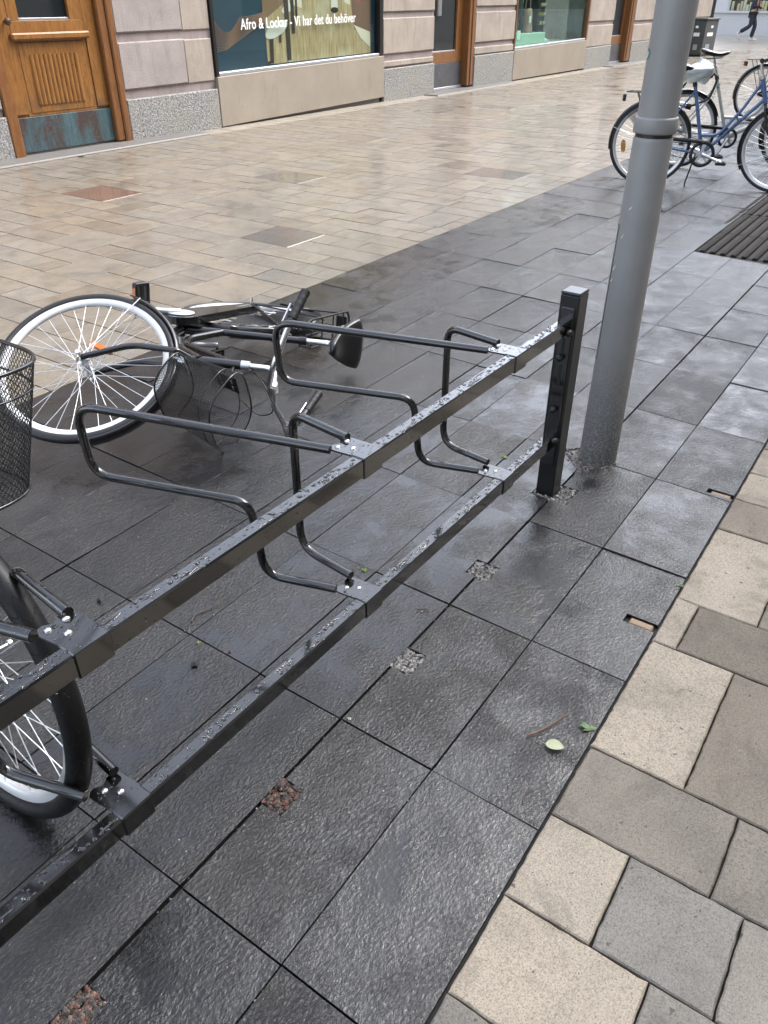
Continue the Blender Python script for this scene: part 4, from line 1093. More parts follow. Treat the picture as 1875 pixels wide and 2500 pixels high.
        for zz in (.032, -.032): ch.tube([(BB.x, -.046, BB.z+zz*2.3), (0, -.046, .345+zz)], .0035, 6)
        ch.obj('chain', 'black_plastic', co_)
    if carrier:
        c = MB()
        for sy in (-1, 1):
            c.tube(fillet([(.20, sy*.035, .745), (.10, sy*.065, .745), (-.24, sy*.065, .745), (-.26, sy*.03, .745)], .03, 5), .005, 8)
            for xx in (-.17, .02): c.tube([(xx, sy*.065, .745), (0, sy*.068, .36)], .0042, 7)
        c.tube([(-.26, -.03, .745), (-.26, .03, .745)], .005, 8)
        for xx in (-.2, -.1, 0, .1): c.tube([(xx, -.065, .745), (xx, .065, .745)], .0035, 6)
        c.tube([(-.22, 0, .745), (.15, 0, .745)], .0035, 6)
        ca_ = c.obj('carrier', 'black_plastic', t)
        l_ = MB(); l_.bbox(-.285, -.262, -.035, .035, .67, .725, .004); lo = l_.obj('rear_lamp', 'black_plastic', ca_)
        MB().bbox(-.289, -.285, -.03, .03, .675, .72, .002).obj('lens', 'red_lens', lo)
    if skirt:
        k = MB()
        for sy in (-1, 1):
            lattice(k, lambda u, v: ((.12+.22*v)*math.cos(R(18)+R(120)*u)*1.0+.0, sy*.034, .345+(.12+.22*v)*math.sin(R(18)+R(120)*u)), 40, 34, .0011, False)
        k.obj('skirt_guard', 'black_plastic', rf)
    if stand:
        MB().tube([(.40, .03, .28), (stand[0], stand[1], .005)], .0065, 8).obj('kick_stand', 'black_plastic', t)
    if fbasket:
        basket(t, fbasket[0], S, fbasket[1], fbasket[2], fbasket[3])
        MB().tube([(hx(.84), 0, .84), (hx(.84)+.07, 0, .86)], .008, 8).obj('basket_bracket', 'black_plastic', t).matrix_local = S
    return t, S

# ---- the fallen bicycle
def rv_matrix(rv, t):
    v = Vector(rv); return Matrix.Translation(t) @ Matrix.Rotation(v.length, 4, v.normalized())
fallen, SF = bicycle('bicycle', 'black step-through bicycle lying on its side beyond the rack', None, 1.08, .689, rim='rim_white', tr=.0185, seat=(.25, .80), saddle_z=.985, saddle_kw=dict(W=.205, T=.075, L=.235),
    case='full', crank=R(-30), crank_mat='crank_white', skirt=True, style='curve', refl_f=('orange_reflector', R(-178), .095), fender_f=(R(35), R(186)), rot_f=.05,
    fbasket=((1.005, 0, .70), (.115, .165), (.095, .14), .25))
fallen.matrix_world = rv_matrix((.356, -2.172, 2.193), (2.624, 2.966, .118))
cb = MB(); FI = fallen.matrix_world.inverted()
for path in ([(1.983, 1.978, .24), (1.965, 1.885, .23), (2.002, 1.892, .12), (2.022, 1.922, .06), (2.015, 1.989, .03), (1.99, 2.06, .10)], [(1.985, 1.975, .26), (1.93, 1.855, .22), (1.907, 1.766, .10), (1.89, 1.726, .05), (1.95, 1.75, .03)]):
    cb.tube(fillet([FI @ Vector(p) for p in path], .06, 5), .0027, 7)
cb.obj('brake_cable', 'black_plastic', fallen)

# ---- bicycle parked in the rack, front wheel held by the hoops
racked, SR = bicycle('bicycle', 'bicycle with black wire basket, front wheel held in the rack hoop', None, 1.08, 0.0, rim='rim_silver', tr=.0235, tread=True, style='curve', fender_f=(R(95), R(118)), case='ring',
    rot_f=.03, fbasket=((1.06, .0, .690), (.14, .203), (.11, .162), .24))
# faces -y; front hub at (.44, 1.278)
racked.matrix_world = Matrix.Translation((.410, 1.278+1.08, 0)) @ Matrix.Rotation(R(-90), 4, 'Z') @ Matrix.Rotation(R(-6.3), 4, 'X')

# ---- three bicycles standing by the tree grate
GRP = None
blue, SB = bicycle('bicycle', 'blue step-through bicycle with a plastic bag over its saddle', GRP, 1.081, -.303, frame='blue_paint', fork='black_gloss', rim='rim_silver', tr=.0185, seat=(.283, .816), saddle_z=.945,
    saddle_kw=dict(W=.21, T=.07), refl_r=('amber_reflector', R(172), .225, .02), crank=R(-18), stand=(.36, .17), skirt=True, flat=True, fender_f=(R(40), R(212)))
blue.matrix_world = Matrix.Translation((7.563, 2.347, 0)) @ Matrix.Rotation(-1.298, 4, 'Z') @ Matrix.Rotation(-.02, 4, 'X')
# lettering on the down tube (right-hand side)
me = text_mesh('Crescent', .052, .0004, .35); me.materials.append(MATS['decal_dark'])
lt = link('lettering', me, blue); d = (Vector((.86, 0, .735))-Vector((.50, 0, .33))); a = math.atan2(.700-.36, .83-.545)
lt.matrix_local = Matrix.Translation((.585, -.0165, .398)) @ Matrix.Rotation(-a, 4, 'Y') @ Matrix.Rotation(math.pi/2, 4, 'X')
# plastic bag tied over the saddle
m = MB(); n, k = 12, 18; vs = []; bag_r = random.Random(3)
for i in range(n+1):
    t_ = i/n; z = .985-.16*t_
    rx = .135*math.sin(min(1, t_*2.2)*math.pi/2)*(1-.55*max(0, t_-.45)); ry = .105*math.sin(min(1, t_*2.2)*math.pi/2)*(1-.55*max(0, t_-.45))
    for j in range(k):
        a_ = 2*math.pi*j/k; q = 1+.10*math.sin(a_*5+i)*t_+bag_r.uniform(-.04, .04)
        vs.append((.285+rx*q*math.cos(a_), ry*q*math.sin(a_), z+bag_r.uniform(-.012, .012)+.025*math.cos(a_)*(1-t_)))
m.add(vs, [(i*k+j, i*k+(j+1) % k, (i+1)*k+(j+1) % k, (i+1)*k+j) for i in range(n) for j in range(k)]+[tuple(range(k))], True)
m.obj('saddle_cover', 'clear_plastic', blue)['label'] = 'crumpled clear plastic bag tied over the saddle'
# folding lock behind the seat tube
lk = thing('bike_lock', 'black lock with a silver barrel hanging by the blue seat tube', 'lock', (0, 0, 0))
lk.matrix_world = blue.matrix_world.copy()
MB().tube([(.13, .07, .665), (.25, .07, .645)], .022, 12).obj('barrel', 'alu', lk); MB().tube([(.09, .07, .672), (.135, .07, .664)], .025, 12).tube([(.245, .07, .646), (.29, .07, .638)], .026, 12).obj('lock_end', 'black_plastic', lk)
MB().tube(fillet([(.28, .08, .64), (.42, .10, .70), (.46, .10, .86), (.30, .12, .98), (.20, .10, .80), (.1, .08, .67)], .06, 5), .009, 8).obj('shackle', 'black_plastic', lk)

white, SW = bicycle('bicycle', 'ivory white bicycle with a raised black saddle behind the blue one', GRP, 1.09, .25, frame='ivory_paint', fork='black_gloss', rim='rim_silver', tr=.02, seat=(.24, .80), saddle_z=1.01, style='curve',
    saddle_kw=dict(W=.15, T=.06, L=.27), case='ring', ring_r=.09, carrier=False, flat=True, crank=R(-120), fender_f=(R(40), R(205)))
white.matrix_world = Matrix.Translation((8.578, 2.389, 0)) @ Matrix.Rotation(R(-60), 4, 'Z') @ Matrix.Rotation(.036, 4, 'X')
me = text_mesh('\n'.join('AMERGA'), .028, .0004); me.materials.append(MATS['decal_dark'])
lt = link('lettering', me, white); lt.matrix_local = Matrix.Translation((.262, -.0165, .735)) @ Matrix.Rotation(R(18), 4, 'Y') @ Matrix.Rotation(math.pi/2, 4, 'X')
# cable lock coiled on the white seat post
cl_ = MB(); pts = []
for i in range(90):
    a_ = i*.42; pts.append((.215+.028*math.cos(a_)-.03, .03+.02*math.sin(a_*.31), .84+.05*math.sin(a_)))
cl_.tube(pts, .0055, 6); clk = cl_.obj('cable_lock', 'black_plastic', None, None, 'coiled black cable lock on the white seat post', 'lock'); clk.matrix_world = white.matrix_world.copy()
third, ST3 = bicycle('bicycle', 'black bicycle whose rear wheel and carrier show beyond the white one', GRP, 1.08, 0, rim='rim_silver', tr=.0185, case='full', flat=True)
third.matrix_world = Matrix.Translation((12.692, 2.576, 0)) @ Matrix.Rotation(-.927, 4, 'Z')

# ================================================================== SHOP BUILDING
YW = 8.16
bld = thing('shop_building', 'stone-faced street building with rusticated pink blocks, granite plinth, doors and shop windows', 'building', (0, YW, 0))
def bprism(m, x0, x1, zb0, zb1, zt0, zt1, y0, y1, ch=0.0):
    """block with sloping bed: bottom zb0..zb1, top zt0..zt1 between x0 and x1 (y local: minus is towards street)"""
    if ch:
        f = [(x0+ch, y0, zb0+ch), (x1-ch, y0, zb1+ch), (x1-ch, y0, zt1-ch), (x0+ch, y0, zt0-ch)]
        e = [(x0, y0+ch, zb0), (x1, y0+ch, zb1), (x1, y0+ch, zt1), (x0, y0+ch, zt0)]
        b = [(x0, y1, zb0), (x1, y1, zb1), (x1, y1, zt1), (x0, y1, zt0)]
        m.add(f+e+b, [(0, 1, 2, 3), (0, 4, 5, 1), (1, 5, 6, 2), (2, 6, 7, 3), (3, 7, 4, 0), (4, 8, 9, 5), (5, 9, 10, 6), (6, 10, 11, 7), (7, 11, 8, 4)])
    else:
        m.add([(x0, y0, zb0), (x1, y0, zb1), (x1, y0, zt1), (x0, y0, zt0), (x0, y1, zb0), (x1, y1, zb1), (x1, y1, zt1), (x0, y1, zt0)],
              [(0, 1, 2, 3), (7, 6, 5, 4), (0, 4, 5, 1), (1, 5, 6, 2), (2, 6, 7, 3), (3, 7, 4, 0)])
    return m
def block(name, x0, x1, z0, z1, mat, y0=-.03, ch=.012, sl=0.0):
    m = MB(); bprism(m, x0+.0015, x1-.0015, z0, z0+sl, z1, z1+sl, y0, .25, ch); return m.obj(name, mat, bld)
# backing wall behind the rusticated blocks, with openings left free
OPEN = [(5.05, 6.59), (8.06, 11.775), (13.33, 14.755), (16.37, 20.115), (21.72, 23.17), (24.86, 28.6)]
seg = [-3.0]
for a_, b_ in OPEN: seg += [a_, b_]
seg.append(30.2)
for i in range(0, len(seg), 2):
    m = MB(); m.box(seg[i], seg[i+1], 0, .5, -.2, 3.0); m.obj('pier', 'stone_band', bld)
m = MB(); m.box(-3.0, 30.2, -.01, .5, 3.0, 5.2); m.obj('upper_wall', 'plaster_upper', bld)
m = MB(); m.box(-3.0, 30.2, -.22, -.012, 2.98, 3.16); m.obj('cornice', 'stone_tan', bld)
def pier(x0, x1, gtop, rows, mats, sl=0.0):
    m = MB(); bprism(m, x0, x1, -.1, -.1, gtop, gtop+.012, -.05, .2, .01); m.obj('granite_plinth', 'granite', bld)
    for z0, z1 in rows:
        xs = mats
        for (a_, b_, mt, yo) in xs: block('stone_block', a_, b_, z0, z1, mt, -.03+yo, .012, sl*(b_-a_))
HI = 2.95
pier(-3.0, 5.05, .395, [(.47, .99), (1.08, 1.62), (1.71, 2.3), (2.39, HI)], [(3.3, 5.05, 'stone_pink', 0)])
pier(6.59, 8.06, .438, [(.535, 1.0), (1.09, 1.62), (1.71, 2.3), (2.39, HI)], [(6.60, 7.59, 'stone_pink', 0), (7.59, 8.055, 'stone_tan', .012)], .01)
pier(11.775, 13.33, .462, [(.485, .568), (.666, 1.154), (1.235, 1.72), (1.81, 2.3), (2.39, HI)], [(11.785, 13.32, 'stone_tan', 0)], .005)
pier(14.755, 16.37, .518, [(.535, .651), (.727, 1.207), (1.292, 1.75), (1.84, 2.3), (2.39, HI)], [(14.76, 16.365, 'stone_tan', 0)], .005)
pier(20.115, 21.72, .44, [(.455, .885), (.965, 1.50), (1.58, 2.3), (2.39, HI)], [(20.12, 21.715, 'stone_tan', 0)])
pier(23.17, 24.86, .45, [(.465, .85), (.93, 1.48), (1.56, 2.3), (2.39, HI)], [(23.175, 24.85, 'stone_tan', 0)])
pier(28.6, 30.2, .46, [(.47, .85), (.93, 1.48), (1.56, 2.3), (2.39, HI)], [(28.61, 30.19, 'stone_tan', 0)])
# doorsteps
def step(x0, x1, d, h, name='doorstep'):
    m = MB(); m.bbox(x0, x1, -d, .2, -.03, h, .012); return m.obj(name, 'granite_step', bld)
step(4.25, 7.55, .36, .022); step(13.0, 16.0, .34, .018); step(21.3, 24.4, .34, .018)
# ---- door 1 : panelled oak with copper kick plate
def leafpart(parent, name, mat, x0, x1, z0, z1, y0, y1, b=.006):
    m = MB(); m.bbox(x0, x1, y0, y1, z0, z1, b); return m.obj(name, mat, parent)
Y0 = .02
d1 = MB(); d1.bbox(5.19, 6.39, Y0+.022, Y0+.08, .03, .40, .002)
for a_, b_, c_, e_ in ((5.19, 5.355, .40, 2.5), (6.235, 6.39, .40, 2.5), (5.355, 6.235, 1.10, 1.225), (5.355, 6.235, 2.35, 2.5), (5.355, 5.48, 1.225, 2.35), (6.075, 6.235, 1.225, 2.35)): d1.bbox(a_+.0008, b_-.0008, Y0, Y0+.08, c_+.0008, e_-.0008, .003)
door1 = d1.obj('door', 'door_wood', bld); door1['label'] = 'weathered orange oak door with copper kick plate'
leafpart(door1, 'kick_plate', 'copper_plate', 5.192, 6.39, .045, .372, Y0-.004, Y0+.02, .002)
leafpart(door1, 'lower_panel', 'door_wood', 5.357, 6.233, .372, 1.098, Y0+.012, Y0+.06, .004)
leafpart(door1, 'panel_border', 'door_wood', 5.40, 6.19, .40, 1.04, Y0+.006, Y0+.03, .006)
for k in range(11):
    xa = 5.50+.0536*k; m = MB(); n = 8; vs = []
    for i in range(n+1):
        t_ = i/n; xx = xa+.0536*t_; yy = Y0+.004-.013*math.sin(math.pi*t_)**.7
        vs += [(xx, yy, .475), (xx, yy, .925+.012*(1-abs(2*t_-1)))]
    m.add(vs, [(2*i, 2*i+2, 2*i+3, 2*i+1) for i in range(n)], True); m.obj('reed', 'door_wood', door1)
leafpart(door1, 'weather_bar', 'door_wood', 5.33, 6.262, 1.058, 1.122, Y0-.05, Y0+.01, .014)
leafpart(door1, 'glass', 'door_glass_dark', 5.48, 6.075, 1.225, 2.35, Y0+.035, Y0+.045, .001)
leafpart(door1, 'glazing_bead', 'window_alu_sill', 5.482, 6.073, 1.227, 1.247, Y0+.012, Y0+.034, .003)
kb = MB().lathe([(.014, 0), (.014, .03), (.030, .04), (.036, .052), (.030, .066), (.012, .072), (0, .073)], 8, Matrix.Translation((5.315, Y0, 1.222)) @ Matrix.Rotation(math.pi/2, 4, 'X'), smooth=False); kb.obj('door_knob', 'knob_bronze', door1)
fr1 = MB(); fr1.bbox(6.395, 6.50, -.035, .12, .03, 2.6, .012); fr1.bbox(6.50, 6.588, -.055, .12, .0, 2.6, .014)
fr1.bbox(5.055, 5.185, -.045, .12, .0, 2.6, .012); fr1.bbox(5.055, 6.588, -.045, .12, 2.6, 2.75, .01); fr1.obj('door_frame', 'frame_wood', bld)
# ---- doors 2 and 3 : glazed, zinc kick plate
def glazed_door(x0, xi, x1, yo, label, glass='door_glass_dark', stile=.23, handle=True):
    d = MB(); w_ = xi-x0
    d.bbox(x0-.25, xi, yo, yo+.06, .44, .615, .003); d.bbox(xi-stile, xi, yo-.001, yo+.06, .616, 2.5, .003); d.bbox(x0-.25, x0+.045, yo-.001, yo+.06, .616, 2.5, .003); d.bbox(x0-.25, xi, yo+.012, yo+.06, .03, .44, .003)
    do = d.obj('door', 'door_wood_far', bld); do['label'] = label
    leafpart(do, 'kick_plate', 'kick_zinc', x0-.2, xi-.01, .07, .436, yo-.002, yo+.012, .002)
    leafpart(do, 'threshold', 'window_alu_sill', x0-.2, xi, .02, .062, yo-.02, yo+.05, .004)
    leafpart(do, 'glass', glass, x0+.045, xi-stile, .617, 2.5, yo+.03, yo+.036, .001)
    leafpart(do, 'glazing_bead', 'window_alu_sill', x0+.047, xi-stile-.002, .618, .633, yo+.008, yo+.028, .003)
    if handle: leafpart(do, 'handle', 'alu', x0+.09, x0+.21, 1.16, 1.44, yo-.06, yo-.03, .006)
    f = MB(); f.bbox(xi+.003, x1-.003, -.03, yo+.12, .04, 2.6, .012); f.bbox(xi+.10, x1-.05, -.045, -.031, .05, 2.6, .006); f.bbox(x0-.25, x1-.003, -.02, .2, 2.601, 2.75, .008); f.obj('door_frame', 'frame_wood', bld)
    return do
glazed_door(13.45, 14.52, 14.755, .10, 'brown glazed shop door with zinc kick plate')
glazed_door(21.85, 22.80, 23.17, .10, 'dark glazed door with narrow wooden frame', 'shop_dark', .12, False)
# ---- shop windows
def shopwin(x0, x1, zt0, zt1, zb0, zb1, fmat, pane, proud=.05, fw_=.055, label=None):
    m = MB(); bprism(m, x0+.004, x1-.004, zb0, zb1, zt0, zt1, -proud, .1, .004); pn = m.obj('stall_riser', 'panel_beige', bld)
    m = MB(); bprism(m, x0+.004, x1-.004, zt0+.001, zt1+.001, zt0+.045, zt1+.042, -.03, .08, .006); sill = m
    f = MB(); sl = (zt1-zt0)/(x1-x0)
    zz = lambda x: zt0+sl*(x-x0)
    bprism(f, x0+.004, x0+fw_, zz(x0)+.002, zz(x0+fw_)+.002, 2.7, 2.7, -.04, .08, .006); bprism(f, x1-fw_*1.6, x1-.004, zz(x1)+.002, zz(x1)+.002, 2.7, 2.7, -.04, .08, .006); bprism(f, x0, x1, 2.7, 2.7, 2.8, 2.8, -.04, .08, .006)
    wn = f.obj('shop_window', fmat, bld)
    if label: wn['label'] = label
    sill.obj('sill', 'window_alu_sill', wn)
    p = MB(); bprism(p, x0+fw_+.001, x1-fw_*1.6-.001, zz(x0)+.043, zz(x1)+.043, 2.69, 2.69, .02, .026); p.obj('pane', pane, wn)
    return wn
win1 = shopwin(8.06, 11.775, .578, .650, .012, .072, 'window_dark_frame', 'pane_glass', .055, .06, 'shop window with a printed interior picture and white lettering')
m = MB(); m.box(8.2, 11.7, -.01, .02, -.1, .07); m.obj('riser_base', 'granite_step', bld)
win2 = shopwin(16.37, 20.115, .545, .605, .02, .03, 'wood_brown', 'pane_green', .055, .05, 'shop window with bags and clothes on display')
win3 = shopwin(24.86, 28.6, .465, .49, .02, .03, 'wood_brown', 'pane_green', .055, .05, 'shop window beyond the narrow dark door')
m = MB(); m.box(24.9, 28.58, .35, .4, .3, 2.7); m.obj('window_backing', 'display_pale', bld)
# printed graphic behind the pane of window 1: flat print
PYL = .06
def flat(pts, mat, name, yo=0.0, par=None):
    m = MB(); m.add([(x, PYL-yo, z) for x, z in pts], [tuple(range(len(pts)))]); return m.obj(name, mat, par or win1)
flat([(8.1, .5), (11.7, .5), (11.7, 2.7), (8.1, 2.7)], 'navy_print', 'print_ground')
flat([(9.15, .66), (11.56, .70), (11.56, 2.7), (9.10, 2.7)], 'print_floor', 'print_picture', .002)
flat([(11.56, .66), (11.70, .66), (11.70, 2.7), (11.56, 2.7)], 'navy_print', 'print_margin', .003)
flat([(9.11, 1.16), (9.9, 1.52), (9.9, 2.7), (9.10, 2.7)], 'print_table', 'print_table', .004)
flat([(9.56, 1.36), (9.92, 1.30), (9.95, 2.7), (9.55, 2.7)], 'print_cream', 'print_wall', .005)
flat([(11.14, 1.02), (11.28, .98), (11.56, .96), (11.56, 2.2), (11.05, 2.0), (11.08, 1.3)], 'print_sofa', 'print_sofa', .004)
flat([(11.13, 1.42), (11.27, 1.36), (11.32, 1.7), (11.15, 1.8)], 'print_red', 'print_cushion', .006)
flat([(11.12, 1.08), (11.30, .90), (11.54, .78), (11.54, .98)], 'print_cream', 'print_rug', .005)
flat([(10.90, 1.36), (11.04, 1.33), (11.05, 2.2), (10.90, 2.2)], 'print_cream', 'print_curtain', .005)
def ell(cx, cz, rx, rz, tilt=0, n=24): return [(cx+rx*math.cos(2*math.pi*i/n), cz+rz*math.sin(2*math.pi*i/n)+tilt*rx*math.cos(2*math.pi*i/n)) for i in range(n)]
for pts in ([(9.20, .67), (9.27, .67), (9.29, .98), (9.21, .96)], [(9.56, .69), (9.64, .69), (9.63, 1.5), (9.53, 1.5)], [(9.40, .90), (9.45, .91), (9.46, 1.03), (9.41, 1.02)], [(9.68, 1.0), (9.75, 1.01), (9.74, 2.0), (9.66, 2.0)], [(9.78, 1.20), (9.82, 1.21), (9.82, 2.2), (9.76, 2.2)], [(9.13, .66), (9.20, .66), (9.20, .70), (9.13, .69)]): flat(pts, 'print_chair', 'print_chair_leg', .008)
flat(ell(9.36, 1.06, .23, .085, .28), 'print_seat', 'print_seat', .010); flat(ell(9.62, 1.30, .13, .05, .25), 'print_seat', 'print_seat', .007)
flat(ell(10.66, 1.27, .09, .035, .0), 'print_chair', 'print_vase', .006); flat([(10.58, 1.30), (10.74, 1.30), (10.72, 1.6), (10.60, 1.6)], 'print_seat', 'print_vase', .005)
for k in range(15):       # copper wave lines
    q = k/14; pts = []
    for i in range(27):
        t_ = i/26; x = 8.12+1.02*t_
        env = 1-t_
        z0 = 1.27-.43*q; z = z0 + (1-q)*(-.20*math.sin(min(1, t_*1.9)*math.pi)*.9) + q*(.10*t_) + .30*q*max(0, t_-.25)**1.0 - (1-q)*.0*t_ - .06*math.sin(t_*3.0)*(1-q)
        pts.append((x, PYL-.013, z))
    MB().tube(pts, .0022, 4).obj('print_line', 'print_copper', win1)
me = text_mesh('Afro & Lockar - Vi har det du beh\u00f6ver', .17, .001, 0.0, .0018); me.materials.append(MATS['print_white'])
xs = [v.co.x for v in me.vertices]; k = (11.12-8.63)/(max(xs)-min(xs))
lt = link('lettering', me, win1); lt.matrix_local = Matrix.Translation((8.63, .012, 1.075)) @ Matrix.Rotation(R(-1.0), 4, 'Y') @ Matrix.Rotation(math.pi/2, 4, 'X') @ Matrix.Diagonal((k, 1.0, 1, 1))
# second door glass: long curtain behind
for k in range(9):
    m = MB(); pts = [(13.50+.09*k+.045*math.sin(i/6*math.pi), .24+.02*math.cos(i/3*math.pi)) for i in range(7)]
# ---- display of window 2 (top-level things standing behind the pane)
DY = YW
def disp(name, mb, mat, label, cat, group=None): return mb.obj(name, mat, None, None, label, cat, group)
m = MB(); m.box(16.42, 20.0, DY+.09, DY+1.1, .45, .60); m.obj('display_floor', 'display_pale', bld, (0, YW, 0)).location = (0, 0, 0)
m = MB(); m.box(16.42, 20.05, DY+1.1, DY+1.15, .3, 2.7); m.obj('display_back', 'curtain', bld, (0, YW, 0)).location = (0, 0, 0)
m = MB(); m.bbox(16.6, 18.35, DY+.22, DY+.75, .60, .80, .01); disp('display_plinth', m, 'display_pale', 'pale green display plinth inside the shop window', 'plinth')
m = MB()
for i in range(9):
    t_ = i/8; m.add([], [])
vs = []; k = 16
for i in range(8):
    t_ = i/7; rx, ry = .20*(1-.25*t_), .11*(1-.3*t_)
    for j in range(k):
        a_ = 2*math.pi*j/k; q = 1+.08*math.sin(5*a_+i); vs.append((17.86+rx*q*math.cos(a_), DY+.45+ry*q*math.sin(a_), .80+.42*t_+.02*math.sin(3*a_)))
m.add(vs, [(i*k+j, i*k+(j+1) % k, (i+1)*k+(j+1) % k, (i+1)*k+j) for i in range(7) for j in range(k)]+[tuple(range(7*k, 8*k))], True)
bag = disp('hand_bag', m, 'pink_bag', 'pale pink handbag on the display plinth', 'bag')
MB().tube(fillet([(17.74, DY+.45, 1.2), (17.78, DY+.45, 1.42), (17.96, DY+.45, 1.42), (17.99, DY+.45, 1.2)], .06, 5), .012, 8).obj('bag_handle', 'pink_bag', bag)
m = MB(); m.bbox(17.72, 17.80, DY+.325, DY+.332, .98, 1.10, .001); m.obj('price_tag', 'print_white', bag)
m = MB()
for i, (x, z, r) in enumerate(((17.15, 1.05, .17), (17.4, 1.25, .22), (17.3, .95, .16), (17.55, 1.0, .15))):
    vs = []
    for a1 in range(7):
        for b1 in range(10):
            ph = math.pi*a1/6; th_ = 2*math.pi*b1/10; q = 1+.15*math.sin(3*th_+a1); vs.append((x+r*q*math.sin(ph)*math.cos(th_), DY+.5+.12*q*math.sin(ph)*math.sin(th_), z+r*1.3*math.cos(ph)))
    m.add(vs, [(a1*10+b1, a1*10+(b1+1) % 10, (a1+1)*10+(b1+1) % 10, (a1+1)*10+b1) for a1 in range(6) for b1 in range(10)], True)
disp('folded_clothes', m, 'dark_cloth', 'dark heap of clothes on the display plinth', 'clothes')
m = MB(); m.bbox(18.55, 18.95, DY+.55, DY+.9, .60, 2.2, .01); sh = disp('display_shelf', m, 'shop_dark', 'tall dark shelf with small goods in the window', 'shelf')
for k in range(6):
    m = MB(); m.bbox(18.57, 18.93, DY+.50, DY+.56, .74+.17*k, .76+.17*k, .003); m.obj('shelf_board', 'print_sofa', sh)
    for q in range(4): m = MB(); m.bbox(18.59+.085*q, 18.64+.085*q, DY+.505, DY+.545, .762+.17*k, .82+.17*k, .004); m.obj('goods', random.choice(('brass', 'print_cream', 'print_sofa')), sh)
m = MB(); vs = []
for i in range(10):
    t_ = i/9; hgt = .10 if t_ < .35 else .10-.06*(t_-.35)/.65
    for yy, zz in ((-.045, 0), (-.05, .025), (-.03, hgt), (.03, hgt), (.05, .025), (.045, 0)): vs.append((18.35+.33*t_, DY+.3+yy*(1-.25*t_), .60+zz))
m.add(vs, [(i*6+j, i*6+(j+1) % 6, (i+1)*6+(j+1) % 6, (i+1)*6+j) for i in range(9) for j in range(6)]+[(0, 1, 2, 3, 4, 5)[::-1], tuple(range(54, 60))], True)
disp('sneaker', m, 'shoe_white', 'white sneaker on the display floor beside the dark shelf', 'shoe')
m = MB()
for k in range(12): stone(m, (16.75+U(-.2, .25), DY+.5+U(-.08, .08), 1.42+U(-.06, .1)), .06, (.7, .5, .05))
disp('flower_bunch', m, 'yellow_flower', 'yellow flowers at the edge of the shop window', 'flowers')
m = MB(); m.bbox(16.95, 17.10, DY+.2, DY+.215, .70, .86, .002); cd = disp('price_card', m, 'print_white', 'small white price card on the plinth', 'card')
# ---- upper storeys (seen mirrored in the wet paving)
for zr in (3.45,):
    for k in range(9):
        xa = .2+3.35*k; f = MB(); f.box(xa, xa+1.5, -.03, -.012, zr, zr+1.4)
        wd = f.obj('window', 'shop_dark', bld); q = MB()
        for a_, b_, c_, e_ in ((xa-.12, xa, zr-.1, zr+1.52), (xa+1.5, xa+1.62, zr-.1, zr+1.52), (xa, xa+1.5, zr+1.4, zr+1.52), (xa, xa+1.5, zr-.1, zr), (xa+.71, xa+.79, zr, zr+1.4)): q.box(a_, b_, -.08, -.0125, c_, e_)
        q.obj('frame', 'white_metal', wd)
m = MB(); m.box(-3.2, 30.4, -.4, .6, 5.2, 5.4); m.obj('eaves', 'stone_tan', bld)
m = MB(); m.add([(-3.2, -.4, 5.401), (30.4, -.4, 5.401), (30.4, 4.5, 6.8), (-3.2, 4.5, 6.8)], [(0, 1, 2, 3)]); m.obj('roof', 'cast_iron', bld)
# side wall of the building at the far street corner
m = MB(); m.box(29.7, 30.19, .5, 12, -.2, 5.2); m.obj('side_wall', 'stone_tan', bld)
MB().tube([(30.32, -.02, 3.2), (30.32, -.02, .02)], .075, 12).obj('drain_pipe', 'pipe_dark', bld)

# ================================================================== BUILDING ON THE CAMERA'S SIDE (shades the street, mirrored in paint and glass)
opp = thing('opposite_building', 'plastered street building on the near side, behind the camera', 'building', (0, -3.6, 0))
m = MB(); m.box(-25, 40, -.5, 0, -.1, 10.0); m.obj('wall', 'plaster_upper', opp)
for zr in (.6, 4.0, 7.2):
    for k in range(18):
        xa = -23+3.4*k; f = MB(); f.box(xa, xa+1.7, 0.003, .02, zr, zr+2.1); f.obj('window', 'shop_dark', opp)

# ================================================================== STREET END
cab = thing('utility_cabinet', 'grey street utility cabinet with torn stickers beside the building corner', 'cabinet', (27.2, 7.45, 0), R(-6))
m = MB(); m.bbox(-.42, .50, -.22, .24, .04, .90, .012); m.obj('body', 'grey_cabinet', cab)
m = MB(); m.bbox(-.45, .53, -.25, .27, .90, .945, .01); m.obj('top', 'grey_cabinet', cab)
m = MB(); m.bbox(-.40, .48, -.20, .22, 0, .04, .004); m.obj('base', 'black_plastic', cab)
for x0, x1, z0, z1, mt in ((-.22, .20, .50, .59, 'print_white'), (-.02, .14, .70, .76, 'print_white'), (-.2, .1, .16, .30, 'window_alu_sill')):
    m = MB(); m.bbox(x0, x1, -.224, -.2205, z0, z1, .0005); m.obj('sticker', mt, cab)
    m = MB(); m.bbox(-.4245, -.4205, x0*.35, x1*.5, z0, z1, .0005); m.obj('sticker', mt, cab)
far = thing('corner_shop', 'white shop front with a dark window across the side street', 'building', (45.2, 9.0, 0))
m = MB(); m.box(0, .4, -16, 3.2, -.1, .84); m.obj('base_wall', 'far_white_wall', far)
m = MB(); m.box(-.10, .3, -16, 3.2, .842, .92); m.obj('sill', 'white_metal', far)
m = MB(); m.box(.0, .4, -16, 3.2, 2.9, 14); m.box(.0, .4, 2.45, 3.2, .92, 2.9); m.obj('upper_wall', 'far_white_wall', far)
m = MB(); m.box(1.2, 1.3, -16, 3.2, .8, 3.0); m.obj('window_backing', 'shop_dark', far)
for y_ in (2.4, 1.2, -.8, -3.2, -5.6, -8): m = MB(); m.box(.05, .15, y_, y_+.09, .921, 2.9); m.obj('mullion', 'white_metal', far)
